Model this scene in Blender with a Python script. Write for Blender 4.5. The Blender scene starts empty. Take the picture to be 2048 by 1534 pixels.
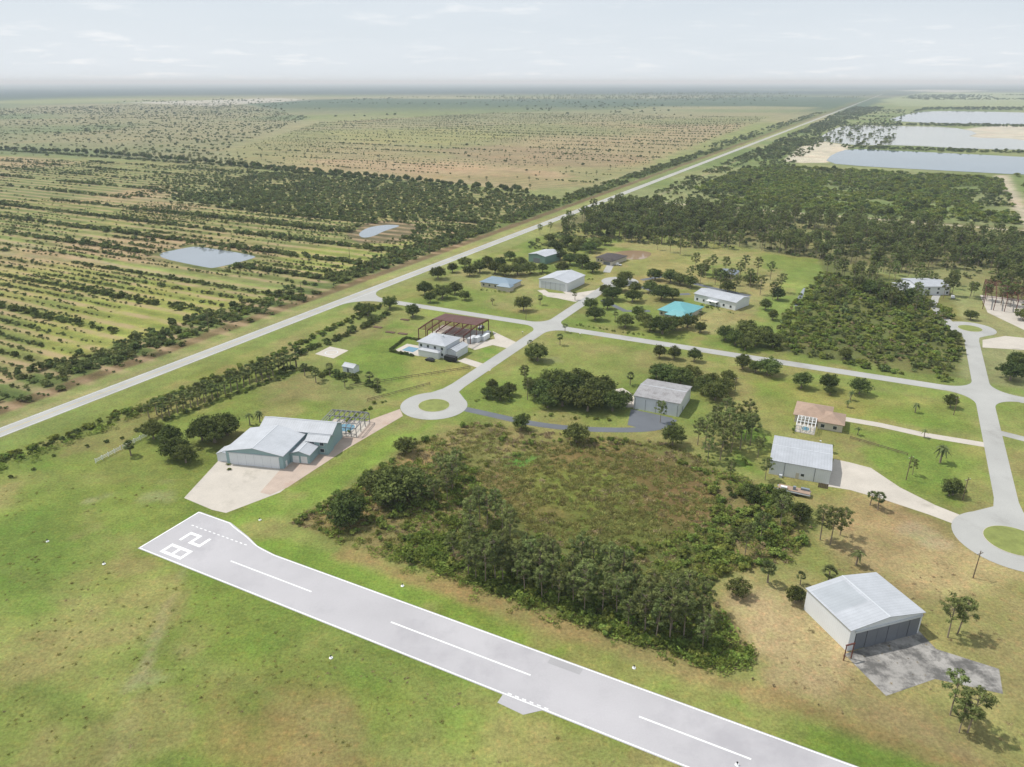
import bpy, math, numpy as np, random, time
T0=time.time()
rng=np.random.default_rng(7); random.seed(7)
scene=bpy.context.scene
F=1455.; TH=math.atan(604/1455.); CH=120.
cs,sn=math.cos(TH),math.sin(TH)
# survey helper: ground position (metres) of a point measured in the photograph
def G(u,v):
    xn=(u-1024)/F; yn=(v-767)/F
    t=CH/(sn+yn*cs); return np.array([xn*t,(cs-yn*sn)*t])
def GP(l): return [G(*p) for p in l]
D1=G(1830,163.5); D1=D1/np.linalg.norm(D1)
D2=np.array([D1[1],-D1[0]])
def ST(s,t): return D2*s+D1*t
def toST(p): return float(np.dot(p,D2)),float(np.dot(p,D1))
def lin(c): 
    c=np.array(c)/255.; return np.where(c<=.04045,c/12.92,((c+.055)/1.055)**2.4)
K=0.80
def C(r,g,b,k=K): return lin((r,g,b))*k
# ---------- noise
def hsh(ix,iy,seed):
    n=(ix.astype(np.int64)*374761393+iy.astype(np.int64)*668265263+seed*974711)&0x7fffffff
    n=((n^(n>>13))*1274126177)&0x7fffffff
    return ((n^(n>>16))&0xffff)/65535.
def vn(x,y,sc,seed=0,oc=3):
    out=0;amp=1;tot=0
    for o in range(oc):
        X=x/sc*2**o+17.3*o;Y=y/sc*2**o+5.1*o
        ix=np.floor(X);iy=np.floor(Y);fx=X-ix;fy=Y-iy
        fx=fx*fx*(3-2*fx);fy=fy*fy*(3-2*fy)
        a=hsh(ix,iy,seed+o);b=hsh(ix+1,iy,seed+o);c=hsh(ix,iy+1,seed+o);d=hsh(ix+1,iy+1,seed+o)
        out=out+amp*((a*(1-fx)+b*fx)*(1-fy)+(c*(1-fx)+d*fx)*fy);tot+=amp;amp*=.5
    return out/tot
def sdist(px,py,poly):
    poly=np.array(poly);n=len(poly)
    ins=np.zeros(px.shape,bool);dm=np.full(px.shape,1e18)
    for i in range(n):
        ax,ay=poly[i];bx,by=poly[(i+1)%n]
        c=((ay>py)!=(by>py))
        with np.errstate(divide='ignore',invalid='ignore'):
            xi=(bx-ax)*(py-ay)/(by-ay if by!=ay else 1e-9)+ax
        ins^=(c&(px<xi))
        ex,ey=bx-ax,by-ay;L=ex*ex+ey*ey+1e-12
        h=np.clip(((px-ax)*ex+(py-ay)*ey)/L,0,1)
        dm=np.minimum(dm,(px-ax-h*ex)**2+(py-ay-h*ey)**2)
    dm=np.sqrt(dm);return np.where(ins,dm,-dm)
def inside(px,py,poly): return sdist(px,py,poly)>0
# ---------- node helpers
def newmat(name):
    m=bpy.data.materials.new(name);m.use_nodes=True;nt=m.node_tree
    for n in list(nt.nodes): nt.nodes.remove(n)
    o=nt.nodes.new('ShaderNodeOutputMaterial')
    return m,nt,o
def N(nt,typ,**kw):
    n=nt.nodes.new(typ)
    for k,v in kw.items(): setattr(n,k,v)
    return n
def rgba(c): return (float(c[0]),float(c[1]),float(c[2]),1.)
def mathn(nt,op,a,b=None,c=None,clamp=False):
    n=N(nt,'ShaderNodeMath',operation=op);n.use_clamp=clamp
    for i,v in enumerate((a,b,c)):
        if v is None: continue
        if isinstance(v,(int,float)): n.inputs[i].default_value=v
        else: nt.links.new(v,n.inputs[i])
    return n.outputs[0]
def mixc(nt,fac,a,b,bt='MIX'):
    n=N(nt,'ShaderNodeMix',data_type='RGBA',blend_type=bt)
    if isinstance(fac,(int,float)): n.inputs[0].default_value=fac
    else: nt.links.new(fac,n.inputs[0])
    for i,v in ((6,a),(7,b)):
        if isinstance(v,(tuple,list,np.ndarray)): n.inputs[i].default_value=rgba(v)
        else: nt.links.new(v,n.inputs[i])
    return n.outputs[2]
def noise(nt,vec,scale,detail=3,rough=.55):
    n=N(nt,'ShaderNodeTexNoise');n.inputs['Scale'].default_value=scale
    n.inputs['Detail'].default_value=detail;n.inputs['Roughness'].default_value=rough
    nt.links.new(vec,n.inputs['Vector']);return n.outputs['Fac']
def remap(nt,v,a,b,c,d):
    n=N(nt,'ShaderNodeMapRange');nt.links.new(v,n.inputs[0])
    for i,x in enumerate((a,b,c,d)): n.inputs[i+1].default_value=x
    return n.outputs[0]
def mat_surf(name,col,rough=.85,amt=.15,sc=.15,fine=3.,stain=None,spec=.3,stsc=.08,stth=.55):
    m,nt,o=newmat(name);g=N(nt,'ShaderNodeNewGeometry').outputs['Position']
    a=noise(nt,g,sc,4);b=noise(nt,g,fine,3)
    f=mathn(nt,'MULTIPLY',remap(nt,a,.3,.7,1-amt,1+amt),remap(nt,b,.25,.75,1-amt*.6,1+amt*.6))
    cc=N(nt,'ShaderNodeCombineXYZ')
    for i in range(3): nt.links.new(f,cc.inputs[i])
    c=mixc(nt,1.,tuple(col),cc.outputs[0],'MULTIPLY')
    if stain is not None:
        s=noise(nt,g,stsc,6,.7);c=mixc(nt,remap(nt,s,stth,stth+.15,0,.85),c,tuple(stain))
    p=N(nt,'ShaderNodeBsdfPrincipled');nt.links.new(c,p.inputs['Base Color'])
    p.inputs['Roughness'].default_value=rough;p.inputs['Specular IOR Level'].default_value=spec
    nt.links.new(p.outputs[0],o.inputs[0]);return m
def mat_ribbed(name,col,axis=0,per=.9,rough=.45,dirt=.12,amp=.1,stain=None):
    m,nt,o=newmat(name);tc=N(nt,'ShaderNodeTexCoord').outputs['Object']
    sx=N(nt,'ShaderNodeSeparateXYZ');nt.links.new(tc,sx.inputs[0])
    w=mathn(nt,'FRACT',mathn(nt,'DIVIDE',sx.outputs[axis],per))
    w=mathn(nt,'LESS_THAN',w,.22)
    a=noise(nt,tc,.25,5,.6);b=noise(nt,tc,2.5,2)
    f=mathn(nt,'SUBTRACT',mathn(nt,'MULTIPLY',remap(nt,a,.3,.7,1-dirt,1+dirt*.4),remap(nt,b,.3,.7,1-dirt*.4,1.)),mathn(nt,'MULTIPLY',w,amp))
    cc=N(nt,'ShaderNodeCombineXYZ')
    for i in range(3): nt.links.new(f,cc.inputs[i])
    c=mixc(nt,1.,tuple(col),cc.outputs[0],'MULTIPLY')
    if stain is not None:
        s=noise(nt,tc,.5,6,.7);c=mixc(nt,remap(nt,s,.45,.65,0,.75),c,tuple(stain))
    p=N(nt,'ShaderNodeBsdfPrincipled');nt.links.new(c,p.inputs['Base Color'])
    p.inputs['Roughness'].default_value=rough
    nt.links.new(p.outputs[0],o.inputs[0]);return m
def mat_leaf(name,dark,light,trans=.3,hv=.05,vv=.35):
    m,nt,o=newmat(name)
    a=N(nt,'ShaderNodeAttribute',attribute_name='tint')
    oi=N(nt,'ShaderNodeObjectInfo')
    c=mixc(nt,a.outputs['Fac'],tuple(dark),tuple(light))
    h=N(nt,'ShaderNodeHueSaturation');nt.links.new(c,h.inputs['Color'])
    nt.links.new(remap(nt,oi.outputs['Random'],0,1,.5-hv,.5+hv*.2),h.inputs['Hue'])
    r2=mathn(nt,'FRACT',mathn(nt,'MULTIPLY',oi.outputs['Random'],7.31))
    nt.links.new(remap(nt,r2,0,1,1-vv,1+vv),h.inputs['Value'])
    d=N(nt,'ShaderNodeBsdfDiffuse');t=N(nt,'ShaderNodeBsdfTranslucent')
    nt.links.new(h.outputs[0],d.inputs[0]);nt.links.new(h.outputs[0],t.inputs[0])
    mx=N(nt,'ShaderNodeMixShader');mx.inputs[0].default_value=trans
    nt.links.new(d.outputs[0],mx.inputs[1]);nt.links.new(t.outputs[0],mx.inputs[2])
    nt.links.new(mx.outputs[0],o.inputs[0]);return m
# ---------- mesh helpers
def meshobj(name,verts,faces,mats,parent=None,link=True,loc=None,rz=0,fm=None):
    me=bpy.data.meshes.new(name);me.from_pydata([tuple(map(float,v)) for v in verts],[],faces)
    for m in (mats if isinstance(mats,(list,tuple)) else [mats]): me.materials.append(m)
    if fm is not None: me.polygons.foreach_set('material_index',fm)
    me.update()
    ob=bpy.data.objects.new(name,me)
    if link: scene.collection.objects.link(ob)
    if parent is not None: ob.parent=parent
    if loc is not None: ob.location=loc
    ob.rotation_euler[2]=rz
    return ob
def empty(name,xy,rz=0,z=0):
    e=bpy.data.objects.new(name,None);scene.collection.objects.link(e)
    e.location=(float(xy[0]),float(xy[1]),z);e.rotation_euler[2]=rz;e.empty_display_size=.5;return e
def flat(name,poly,z,mat):
    return meshobj(name,[(p[0],p[1],z) for p in poly],[list(range(len(poly)))],mat)
def fixup(poly):
    a=0
    for i in range(len(poly)):
        p=poly[i];q=poly[(i+1)%len(poly)];a+=p[0]*q[1]-p[1]*q[0]
    return poly if a>0 else poly[::-1]
def ribbon(name,pts,w,z,mat,parent=None):
    pts=[np.array(p,float) for p in pts];n=len(pts);V=[];Fc=[]
    for i in range(n):
        a=pts[max(i-1,0)];b=pts[min(i+1,n-1)];d=(b-a)/np.linalg.norm(b-a);nn=np.array([-d[1],d[0]])
        k=1.
        if 0<i<n-1:
            e=(pts[i]-pts[i-1]);e/=np.linalg.norm(e);k=1/max(.5,float(np.dot(d,e)))
        V+=[(*(pts[i]-nn*w/2*k),z),(*(pts[i]+nn*w/2*k),z)]
        if i: Fc.append([2*i-2,2*i,2*i+1,2*i-1])
    return meshobj(name,V,Fc,mat,parent)
def circ(c,r,n=48): return [np.array(c)+r*np.array([math.cos(2*math.pi*i/n),math.sin(2*math.pi*i/n)]) for i in range(n)]
def smooth(pts,it=3):
    pts=[np.array(p,float) for p in pts]
    for _ in range(it):
        q=[pts[0]]
        for a,b in zip(pts[:-1],pts[1:]): q+=[a*.75+b*.25,a*.25+b*.75]
        q.append(pts[-1]);pts=q
    return pts
def smoothc(pts,it=2):
    pts=[np.array(p,float) for p in pts]
    for _ in range(it):
        q=[]
        for i in range(len(pts)):
            a=pts[i];b=pts[(i+1)%len(pts)];q+=[a*.75+b*.25,a*.25+b*.75]
        pts=q
    return pts
# ================= layout in the road grid =================
sH=toST(G(0,866))[0]; sH=(sH+toST(G(1230,393))[0])/2
tA=toST(G(1095,652))[1]; sB=toST(G(1095,652))[0]; sC=toST(G(1966,787))[0]
ctrB=G(868,811); ctrB2=G(1240,563); ctrC1=G(1940,657); ctrC2=G(2028,1082)
tRn=toST(G(1000,1391))[1]
sR0=toST(G(278,1095))[0]; tR0=toST(G(278,1095))[1]; tRn=(tRn+tR0)/2; tRf=tRn+15.2
# ================= ground =================
def axis(lo,hi,f0,f1,step,gr):
    a=[f0]
    while a[-1]<f1: a.append(a[-1]+step)
    b=[a[-1]]
    while b[-1]<hi: b.append(b[-1]+step+gr*(b[-1]-a[-1]))
    c=[f0]
    while c[-1]>lo: c.append(c[-1]-step-gr*(f0-c[-1]))
    return np.array(c[::-1][:-1]+a+b[1:])
xs=axis(-120000,120000,-300,300,1.6,.026);ys=axis(-3000,160000,85,520,1.6,.011)
XX,YY=np.meshgrid(xs,ys);gx=XX.ravel();gy=YY.ravel()
S_=gx*D2[0]+gy*D2[1];T_=gx*D1[0]+gy*D1[1]
n8=vn(gx,gy,9,1);n30=vn(gx,gy,35,2);n120=vn(gx,gy,140,3);n600=vn(gx,gy,700,4);n3k=vn(gx,gy,2600,5);n18=vn(gx,gy,18,41,4)
col=np.zeros((gx.size,3));row=np.zeros(gx.size);lawn=np.zeros(gx.size)
col[:]=C(138,146,84)
def blend(mask,c):
    global col
    col+= (np.array(c)-col)*mask[:,None]
def sst(x,a,b):
    t=np.clip((x-a)/(b-a),0,1);return t*t*(3-2*t)
def zone(poly,c,feather=3,warp=4,st=1.,c2=None,nz=None,rowm=None,px=True,lw=None):
    P=np.array(GP(poly) if px else poly)
    m=max(feather,warp)*2+5
    idx=np.where((gx>P[:,0].min()-m)&(gx<P[:,0].max()+m)&(gy>P[:,1].min()-m)&(gy<P[:,1].max()+m))[0]
    if len(idx)==0: return
    x=gx[idx];y=gy[idx]
    d=sdist(x,y,P)+(n8[idx]-.5)*2*warp
    mk=sst(d,-feather/2,feather/2)*st
    cc=np.tile(np.array(c),(len(idx),1))
    if c2 is not None:
        q=sst(nz[idx],.38,.62)[:,None];cc=cc*(1-q)+np.array(c2)*q
    col[idx]+=(cc-col[idx])*mk[:,None]
    if rowm is not None: row[idx]+=(rowm-row[idx])*mk
    if lw is not None: lawn[idx]+=(lw-lawn[idx])*mk
def strip(s0,s1,c,feather=3,warp=2,st=1.,t0=-1e9,t1=1e9,alongS=False,nz=None):
    a=S_ if not alongS else T_;b=T_ if not alongS else S_
    d=np.minimum(a-s0,s1-a)+(n8-.5)*2*warp
    mk=sst(d,-feather/2,feather/2)*st*(b>t0)*(b<t1)
    if nz is not None: mk=mk*nz
    blend(mk,c)
def pline(pts,w,c,f=2,st=1.,px=True,wob=1.5):
    P=GP(pts) if px else pts
    dm=np.full(gx.shape,1e9)
    for a,b in zip(P[:-1],P[1:]):
        e=b-a;L=e.dot(e);h=np.clip(((gx-a[0])*e[0]+(gy-a[1])*e[1])/L,0,1)
        dm=np.minimum(dm,np.hypot(gx-a[0]-h*e[0],gy-a[1]-h*e[1]))
    dm=dm+(n8-.5)*wob
    blend(sst(w/2-dm,-f/2,f/2)*st,c)
# far landscape
dist=np.hypot(gx,gy)
q=sst(n600,.4,.6);blend(q,C(154,150,106))
q=sst(n3k,.45,.6)*sst(dist,2500,4500);blend(q,C(82,102,72))
q=sst(dist,6000,9000);blend(q*.94,C(52,74,62))
big=vn(gx,gy,5200,31);q=sst(big,.56,.63)*sst(dist,6500,9500)*(1-sst(dist,15000,24000));blend(q*.45,C(124,134,104))
zone([(-300,300),(-300,215),(450,200),(620,235),(450,300),(480,325)],C(112,128,82),80,40,.9,C(146,142,102),n600,rowm=.3)
zone([(480,330),(470,300),(640,245),(1000,225),(1560,225),(1180,372),(1050,380)],C(166,150,108),40,20,1,C(138,142,88),n600,rowm=.6)
zone([(560,262),(900,228),(1500,212),(1640,214),(1560,230),(1000,250)],C(128,136,88),60,40,.8,C(154,148,106),n600)
zone([(560,318),(900,322),(1120,345),(1150,352),(1060,372),(830,352)],C(180,154,116),30,10,.9,C(158,146,98),n120,rowm=.7)
zone([(640,262),(900,258),(1050,270),(880,290),(700,285)],C(162,160,92),50,30,.5)
zone([(860,300),(1000,290),(1300,315),(1240,335),(1000,330)],C(154,134,100),40,20,.7)
zone([(250,205),(560,196),(620,200),(420,212)],C(196,190,176),60,60,.8)
zone([(-300,395),(-300,300),(480,332),(530,345),(330,400)],C(168,150,108),25,10,1,C(132,138,80),n120,rowm=.9)
zone([(330,398),(530,345),(830,366),(1050,390),(1120,398),(1000,440),(700,440)],C(114,130,70),15,6,1,C(142,144,84),n120,rowm=.9)
zone([(-300,478),(-300,388),(330,402),(700,440),(1000,440),(930,490),(700,560),(590,580),(250,528)],C(170,150,106),15,6,1,C(140,144,80),n120,rowm=1.)
zone([(-400,900),(-300,480),(250,532),(590,585),(720,560),(460,670),(-60,860)],C(166,150,100),10,4,1,C(140,146,74),n120,rowm=1.)
zone([(60,640),(300,560),(520,600),(330,690),(100,740)],C(168,168,76),12,8,.55,rowm=1.)
zone([(-60,540),(150,525),(260,560),(100,600),(-60,600)],C(166,166,78),12,8,.45,rowm=1.)
zone([(560,500),(700,490),(790,470),(830,490),(700,545),(600,560)],C(158,164,74),12,8,.65)
zone([(630,420),(780,395),(850,410),(760,440),(660,445)],C(172,174,94),20,8,.5)
zone([(690,470),(740,444),(800,440),(860,455),(800,485),(720,488)],C(120,106,78),5,3,.9)
zone([(285,512),(378,488),(405,487),(525,511),(515,520),(432,543),(412,543)],C(112,120,66),4,2,.8)
pline([(-100,452),(250,528),(590,584)],7,C(146,156,82),4)
pline([(-100,458),(250,534),(560,590)],2.5,C(172,160,124),2,.8)
pline([(700,440),(1010,446)],5,C(166,156,110),3,.7)
# verges of the highway
strip(sH-48,sH-24,C(112,124,64),6,4)
strip(sH-25,sH-15,C(118,98,68),4,3,.9)
strip(sH-16,sH+40,C(144,150,84),4,2,1,t1=2600)
strip(sH-9,sH-4,C(156,150,98),3,2,.7,t1=2600)
strip(sH+5,sH+22,C(126,142,66),4,2,.8,t1=tA)
strip(sH+24,sH+29,C(108,112,62),3,2,.8,t0=tA+60,t1=2600)
strip(sH+40,sH+50,C(96,108,58),6,3,.8,t0=tA+120,t1=2600)
strip(sH+60,sH+66,C(164,156,112),3,2,.7,t0=tA+330,t1=2600)
# right hand country beyond
zone([(1180,410),(1330,345),(1560,270),(1760,205),(2300,215),(2300,500),(2048,470),(1420,412)],C(120,136,74),15,8,1,C(142,148,94),n120)
zone([(1230,400),(1400,412),(2048,455),(2300,480),(2300,620),(2048,590),(1640,520),(1120,480),(1110,450)],C(124,122,76),10,6,1,C(136,136,84),n30)
zone([(1565,322),(1600,295),(1640,282),(1700,292),(1690,312),(1650,326),(1600,326)],C(206,196,172),6,4)
zone([(1990,350),(2015,350),(2110,520),(2085,520)],C(190,178,152),5,4)
zone([(1900,262),(2000,250),(2200,262),(2200,285),(1960,280)],C(200,192,172),20,10)
zone([(1760,200),(1850,185),(2300,185),(2300,214),(1800,212)],C(150,160,112),40,20)
zone([(1790,181),(1850,179),(1980,181),(1900,185)],C(196,190,176),40,30,.7)
pline([(1240,398),(1330,406),(1420,412),(2048,462),(2200,475)],7,C(192,178,150),3,.9)
pline([(1180,455),(1330,385),(1480,318),(1640,262),(1780,205)],5,C(160,152,112),4,.8)
# airpark blocks (local lawn)
zone([(730,600),(1090,470),(1180,440),(1400,480),(1640,520),(1560,640),(1900,790),(2200,820),(2400,1100),(2300,1900),(-400,1900),(-300,940),(0,905),(500,705)],C(128,142,62),5,3,1,C(144,146,78),n120,lw=1.)
zone([(870,560),(1100,470),(1200,470),(1640,520),(1590,600),(1545,680),(1130,640),(870,600)],C(132,146,66),5,3,1,C(154,148,90),n30)
zone([(1190,505),(1310,500),(1420,520),(1390,560),(1260,560),(1190,540)],C(160,150,88),8,5,.9)
zone([(1100,670),(1330,700),(1520,735),(1500,790),(1240,740),(1100,720)],C(152,146,84),8,5,.8,C(134,140,68),n30)
zone([(500,760),(600,745),(760,775),(770,800),(690,830),(640,800),(520,800)],C(140,142,80),6,4,.9)
zone([(600,690),(730,620),(830,655),(830,720),(950,735),(900,770),(780,760),(700,740)],C(124,148,58),6,3,.9,C(148,148,76),n30)
zone([(520,742),(620,700),(730,620),(800,632),(700,700),(640,745)],C(138,144,76),6,3,.9)
zone([(925,690),(990,680),(1030,700),(1000,725),(950,722)],C(110,150,50),4,2,.8)
zone([(1690,850),(1960,890),(1985,1000),(1930,1030),(1760,950)],C(126,148,58),6,4,.9,C(152,150,78),n30)
zone([(1500,745),(1900,805),(1960,870),(1700,830),(1520,790)],C(126,148,56),6,4,.9,C(146,146,72),n30)
zone([(1480,850),(1600,880),(1530,960),(1460,930)],C(114,144,48),6,4,.9)
zone([(1600,990),(1760,985),(1920,1050),(1930,1090),(2060,1150),(2300,1300),(2300,1700),(2000,1600),(1560,1400),(1500,1340),(1430,1160),(1590,1120),(1640,1040)],C(168,148,100),8,6,1,C(150,142,84),n30,lw=.4)
zone([(1450,1150),(1600,1180),(1720,1330),(1700,1400),(1520,1350)],C(186,162,118),8,6,.8)
zone([(1720,1130),(1900,1080),(1990,1110),(2060,1160),(1900,1200)],C(180,160,110),8,6,.6)
zone([(1500,1030),(1620,1060),(1720,1180),(1680,1190),(1580,1120)],C(128,140,62),8,5,.7)
zone([(1850,1300),(2000,1280),(2150,1400),(2150,1600),(1900,1500)],C(144,140,80),8,6,.6)
zone([(1540,640),(1640,520),(1900,580),(1935,690),(1900,775),(1545,700)],C(108,116,60),5,4,1,C(126,126,68),n30,lw=0.)
zone([(1500,640),(1580,540),(1640,525),(1650,545),(1580,650),(1545,700)],C(130,148,66),5,3,.9)
strip(tA+4,tA+14,C(124,144,60),4,2,.6,sH+30,900,True)
strip(tA-14,tA-4,C(130,146,62),4,2,.6,sH+30,900,True)
# wild lot
WILD=[(575,1045),(700,975),(830,885),(950,845),(1150,870),(1330,885),(1450,940),(1560,990),(1630,1050),(1580,1125),(1440,1150),(1420,1190),(1500,1300),(1505,1335),(1430,1340),(1250,1280),(1000,1190),(800,1122)]
WET=[(960,940),(1090,890),(1290,900),(1400,950),(1440,1010),(1330,1080),(1180,1095),(1050,1060),(990,1010)]
NORTH=[(880,850),(1340,880),(1380,930),(1290,905),(1090,888),(960,940),(900,930)]
zone(WILD,C(108,116,56),5,3,1,C(136,124,74),n30,lw=0.)
zone([(600,1030),(700,985),(840,900),(900,900),(860,960),(800,1020),(700,1060)],C(154,130,80),5,4,.8)
zone(NORTH,C(122,126,62),6,4,.8,C(148,136,82),n8)
zone(WET,C(110,116,50),8,4,1,C(122,106,60),n30)
zone([(1050,940),(1200,930),(1300,990),(1250,1030),(1100,1020)],C(116,128,48),10,6,.8)
zone([(990,925),(1050,905),(1090,915),(1040,940)],C(90,136,50),6,3,.9)
zone([(1270,890),(1400,945),(1450,1010),(1350,1075),(1300,1040),(1330,960)],C(126,102,64),8,5,.75)
# runway strip edges and foreground field
strip(tRf-2,tRf+7,C(120,146,50),3,1.5,.9,sR0-5,600,True)
strip(tRf+7,tRf+12,C(154,130,80),4,3,.8,sR0+50,600,True)
strip(tRn-12,tRn+2,C(122,148,52),5,2,.8,sR0-5,600,True)
zone([(520,1060),(590,1040),(820,880),(860,850),(830,840),(700,920),(500,1010),(450,1030)],C(126,150,56),3,1.5,.9)
FG=[(-300,940),(0,905),(200,935),(430,1000),(280,1100),(1400,1560),(1400,1900),(-400,1900)]
zone(FG,C(128,144,60),5,3,1,C(144,148,76),n30,lw=1.)
zone([(470,1380),(600,1340),(700,1420),(760,1560),(450,1600)],C(150,124,78),16,10,.7)
zone([(180,1150),(280,1130),(560,1260),(500,1330),(350,1270)],C(132,148,60),10,6,.7)
zone([(-100,1060),(90,1020),(200,1080),(100,1220),(-100,1200)],C(114,138,54),14,8,.8)
zone([(-100,1380),(100,1360),(200,1600),(-100,1700)],C(122,134,58),14,8,.6)
zone([(700,1330),(900,1400),(1000,1480),(900,1500),(760,1420)],C(122,144,54),12,8,.6)
pline([(390,1090),(330,1220),(290,1330),(240,1420),(220,1600)],1.6,C(160,152,106),2,.45,wob=5)
pline([(350,1170),(300,1300),(262,1420),(270,1600)],1.2,C(170,160,116),2,.4,wob=5)
strip(tRn-46,tRn-42,C(104,124,52),3,2,.5,sR0+20,600,True)
strip(tRn-24,tRn-21,C(142,144,80),3,2,.4,sR0-60,600,True)
zone([(1050,1500),(1200,1480),(1400,1560),(1300,1600),(1050,1600)],C(142,138,78),8,6,.6)
for (u,v,r) in [(305,1340,2),(318,1275,2.5),(180,1000,2),(330,995,3),(350,960,3),(1870,1070,6),(1620,1200,5),(1100,715,4)]:
    c0=G(u,v);zone([c0+np.array([math.cos(a),math.sin(a)])*r for a in np.linspace(0,6,9)],C(172,160,130),5,9,.4,px=False)
# dry and lush patches over the mown lawns
blend(sst(n18,.54,.68)*lawn*.5,C(158,144,90));blend(sst(1-n18,.54,.70)*lawn*.35,C(108,134,50))
lum=col.mean(1,keepdims=True);col=lum+(col-lum)*.90
col*= (0.80+.30*n30+.24*(n8-.5))[:,None]*.97
col=np.clip(col,0.005,.9)
nx,ny=len(xs),len(ys)
gm=bpy.data.meshes.new('ground')
gm.vertices.add(nx*ny)
gm.vertices.foreach_set('co',np.stack([gx,gy,np.zeros(gx.size)],1).ravel().astype(np.float32))
I=np.arange(nx*ny).reshape(ny,nx)
q=np.stack([I[:-1,:-1],I[:-1,1:],I[1:,1:],I[1:,:-1]],-1).reshape(-1,4)
gm.loops.add(q.size);gm.loops.foreach_set('vertex_index',q.ravel().astype(np.int32))
gm.polygons.add(len(q));gm.polygons.foreach_set('loop_start',(np.arange(len(q))*4).astype(np.int32))
gm.update(calc_edges=True)
a=gm.attributes.new('gcol','FLOAT_COLOR','POINT');a.data.foreach_set('color',np.concatenate([col,row[:,None]],1).ravel().astype(np.float32))
m,nt,o=newmat('ground_cover')
at=N(nt,'ShaderNodeAttribute',attribute_name='gcol');pos=N(nt,'ShaderNodeNewGeometry').outputs['Position']
f1=noise(nt,pos,1.3,6,.8);f2=noise(nt,pos,.22,5,.7);f3=noise(nt,pos,.035,4,.6)
fac=mathn(nt,'MULTIPLY',mathn(nt,'MULTIPLY',remap(nt,f1,.3,.7,.55,1.45),remap(nt,f2,.3,.7,.78,1.22)),remap(nt,f3,.3,.7,.86,1.14))
cc=N(nt,'ShaderNodeCombineXYZ')
for i in range(3): nt.links.new(fac,cc.inputs[i])
c=mixc(nt,1.,at.outputs['Color'],cc.outputs[0],'MULTIPLY')
c=mixc(nt,remap(nt,noise(nt,pos,.5,6,.75),.5,.66,0,.65),c,mixc(nt,1.,c,(1.40,1.12,1.15),'MULTIPLY'))
c=mixc(nt,remap(nt,noise(nt,pos,.11,6,.75),.48,.64,0,.65),c,mixc(nt,1.,c,(.72,.88,.70),'MULTIPLY'))
c=mixc(nt,remap(nt,noise(nt,pos,.012,5,.6),.5,.66,0,.5),c,mixc(nt,1.,c,(1.22,1.03,1.0),'MULTIPLY'))
dt=N(nt,'ShaderNodeVectorMath',operation='DOT_PRODUCT');nt.links.new(pos,dt.inputs[0]);dt.inputs[1].default_value=(D1[0],D1[1],0)
wob=mathn(nt,'MULTIPLY',noise(nt,pos,.03,2),3.)
ph=mathn(nt,'SINE',mathn(nt,'MULTIPLY',mathn(nt,'ADD',dt.outputs['Value'],wob),2*math.pi/15.))
brk=remap(nt,noise(nt,pos,.06,4,.6),.38,.58,.25,1)
rm=mathn(nt,'MULTIPLY',mathn(nt,'MULTIPLY',remap(nt,ph,.0,.9,0,1),at.outputs['Alpha']),brk)
c=mixc(nt,mathn(nt,'MULTIPLY',rm,.75),c,mixc(nt,1.,c,(.50,.60,.50),'MULTIPLY'))
rm2=mathn(nt,'MULTIPLY',mathn(nt,'MULTIPLY',remap(nt,ph,-.2,-.9,0,1),at.outputs['Alpha']),brk)
c=mixc(nt,mathn(nt,'MULTIPLY',rm2,.7),c,tuple(C(180,154,122)))
p=N(nt,'ShaderNodeBsdfPrincipled');nt.links.new(c,p.inputs['Base Color']);p.inputs['Roughness'].default_value=.95;p.inputs['Specular IOR Level'].default_value=.1
bp=N(nt,'ShaderNodeBump');bp.inputs['Strength'].default_value=.6;bp.inputs['Distance'].default_value=.3;nt.links.new(f1,bp.inputs['Height']);nt.links.new(bp.outputs[0],p.inputs['Normal'])
nt.links.new(p.outputs[0],o.inputs[0])
gm.materials.append(m)
go=bpy.data.objects.new('ground',gm);scene.collection.objects.link(go)
print('ground',time.time()-T0,gx.size)
# ================= materials =================
M_asph=mat_surf('worn_asphalt',C(182,181,176,.76),.9,.08,.06,2.5,C(160,158,152,.76),stsc=.04)
M_run=mat_surf('runway_asphalt',C(184,181,183,.84),.9,.07,.05,3.,C(170,167,170,.82),stsc=.03,stth=.5)
M_dark=mat_surf('dark_asphalt',C(116,120,126,.7),.9,.1,.1,2.5)
M_white=mat_surf('white_paint',(.74,.74,.73),.7,.12,.3,3.)
M_yel=mat_surf('yellow_paint',(.55,.42,.10),.7,.1,.3,3.)
M_conc=mat_surf('concrete',C(212,203,190,.70),.9,.08,.12,1.5,C(186,178,164,.68),stsc=.1)
M_pink=mat_surf('brick_pavers',C(206,186,170,.68),.9,.1,.3,4.,C(190,162,144,.68),stsc=.15)
M_stain=mat_surf('stained_concrete',C(168,164,158,.75),.9,.15,.15,1.5,C(96,94,91,.7),stsc=.22,stth=.44)
M_patch=mat_surf('road_patch',C(172,170,171,.8),.9,.05)
M_red=mat_surf('rusty_steel',C(112,62,52,.7),.6,.1)
M_wht=mat_ribbed('white_metal_siding',(.68,.70,.72),0,.6,.5,.05,.05)
M_whty=mat_ribbed('white_metal_siding_side',(.68,.70,.72),1,.6,.5,.05,.05)
M_teal=mat_surf('teal_siding',C(158,184,186),.7,.05)
M_glass=mat_surf('window_glass',(.04,.05,.06),.15,.1,spec=.6)
M_drk=mat_surf('dark_door',(.15,.16,.18),.5,.1)
M_roofx=mat_ribbed('roof_metal_light',(.40,.415,.44),0,.9,.6,.14,.09)
M_roofy=mat_ribbed('roof_metal_light_y',(.43,.445,.47),1,.9,.55,.12,.08)
M_roofold=mat_ribbed('roof_metal_weathered',(.34,.33,.33),0,.9,.6,.2,.06,C(140,134,132,.6))
M_roofpatch=mat_ribbed('roof_metal_sheet',(.36,.38,.40),1,.9,.5,.1,.05)
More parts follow.
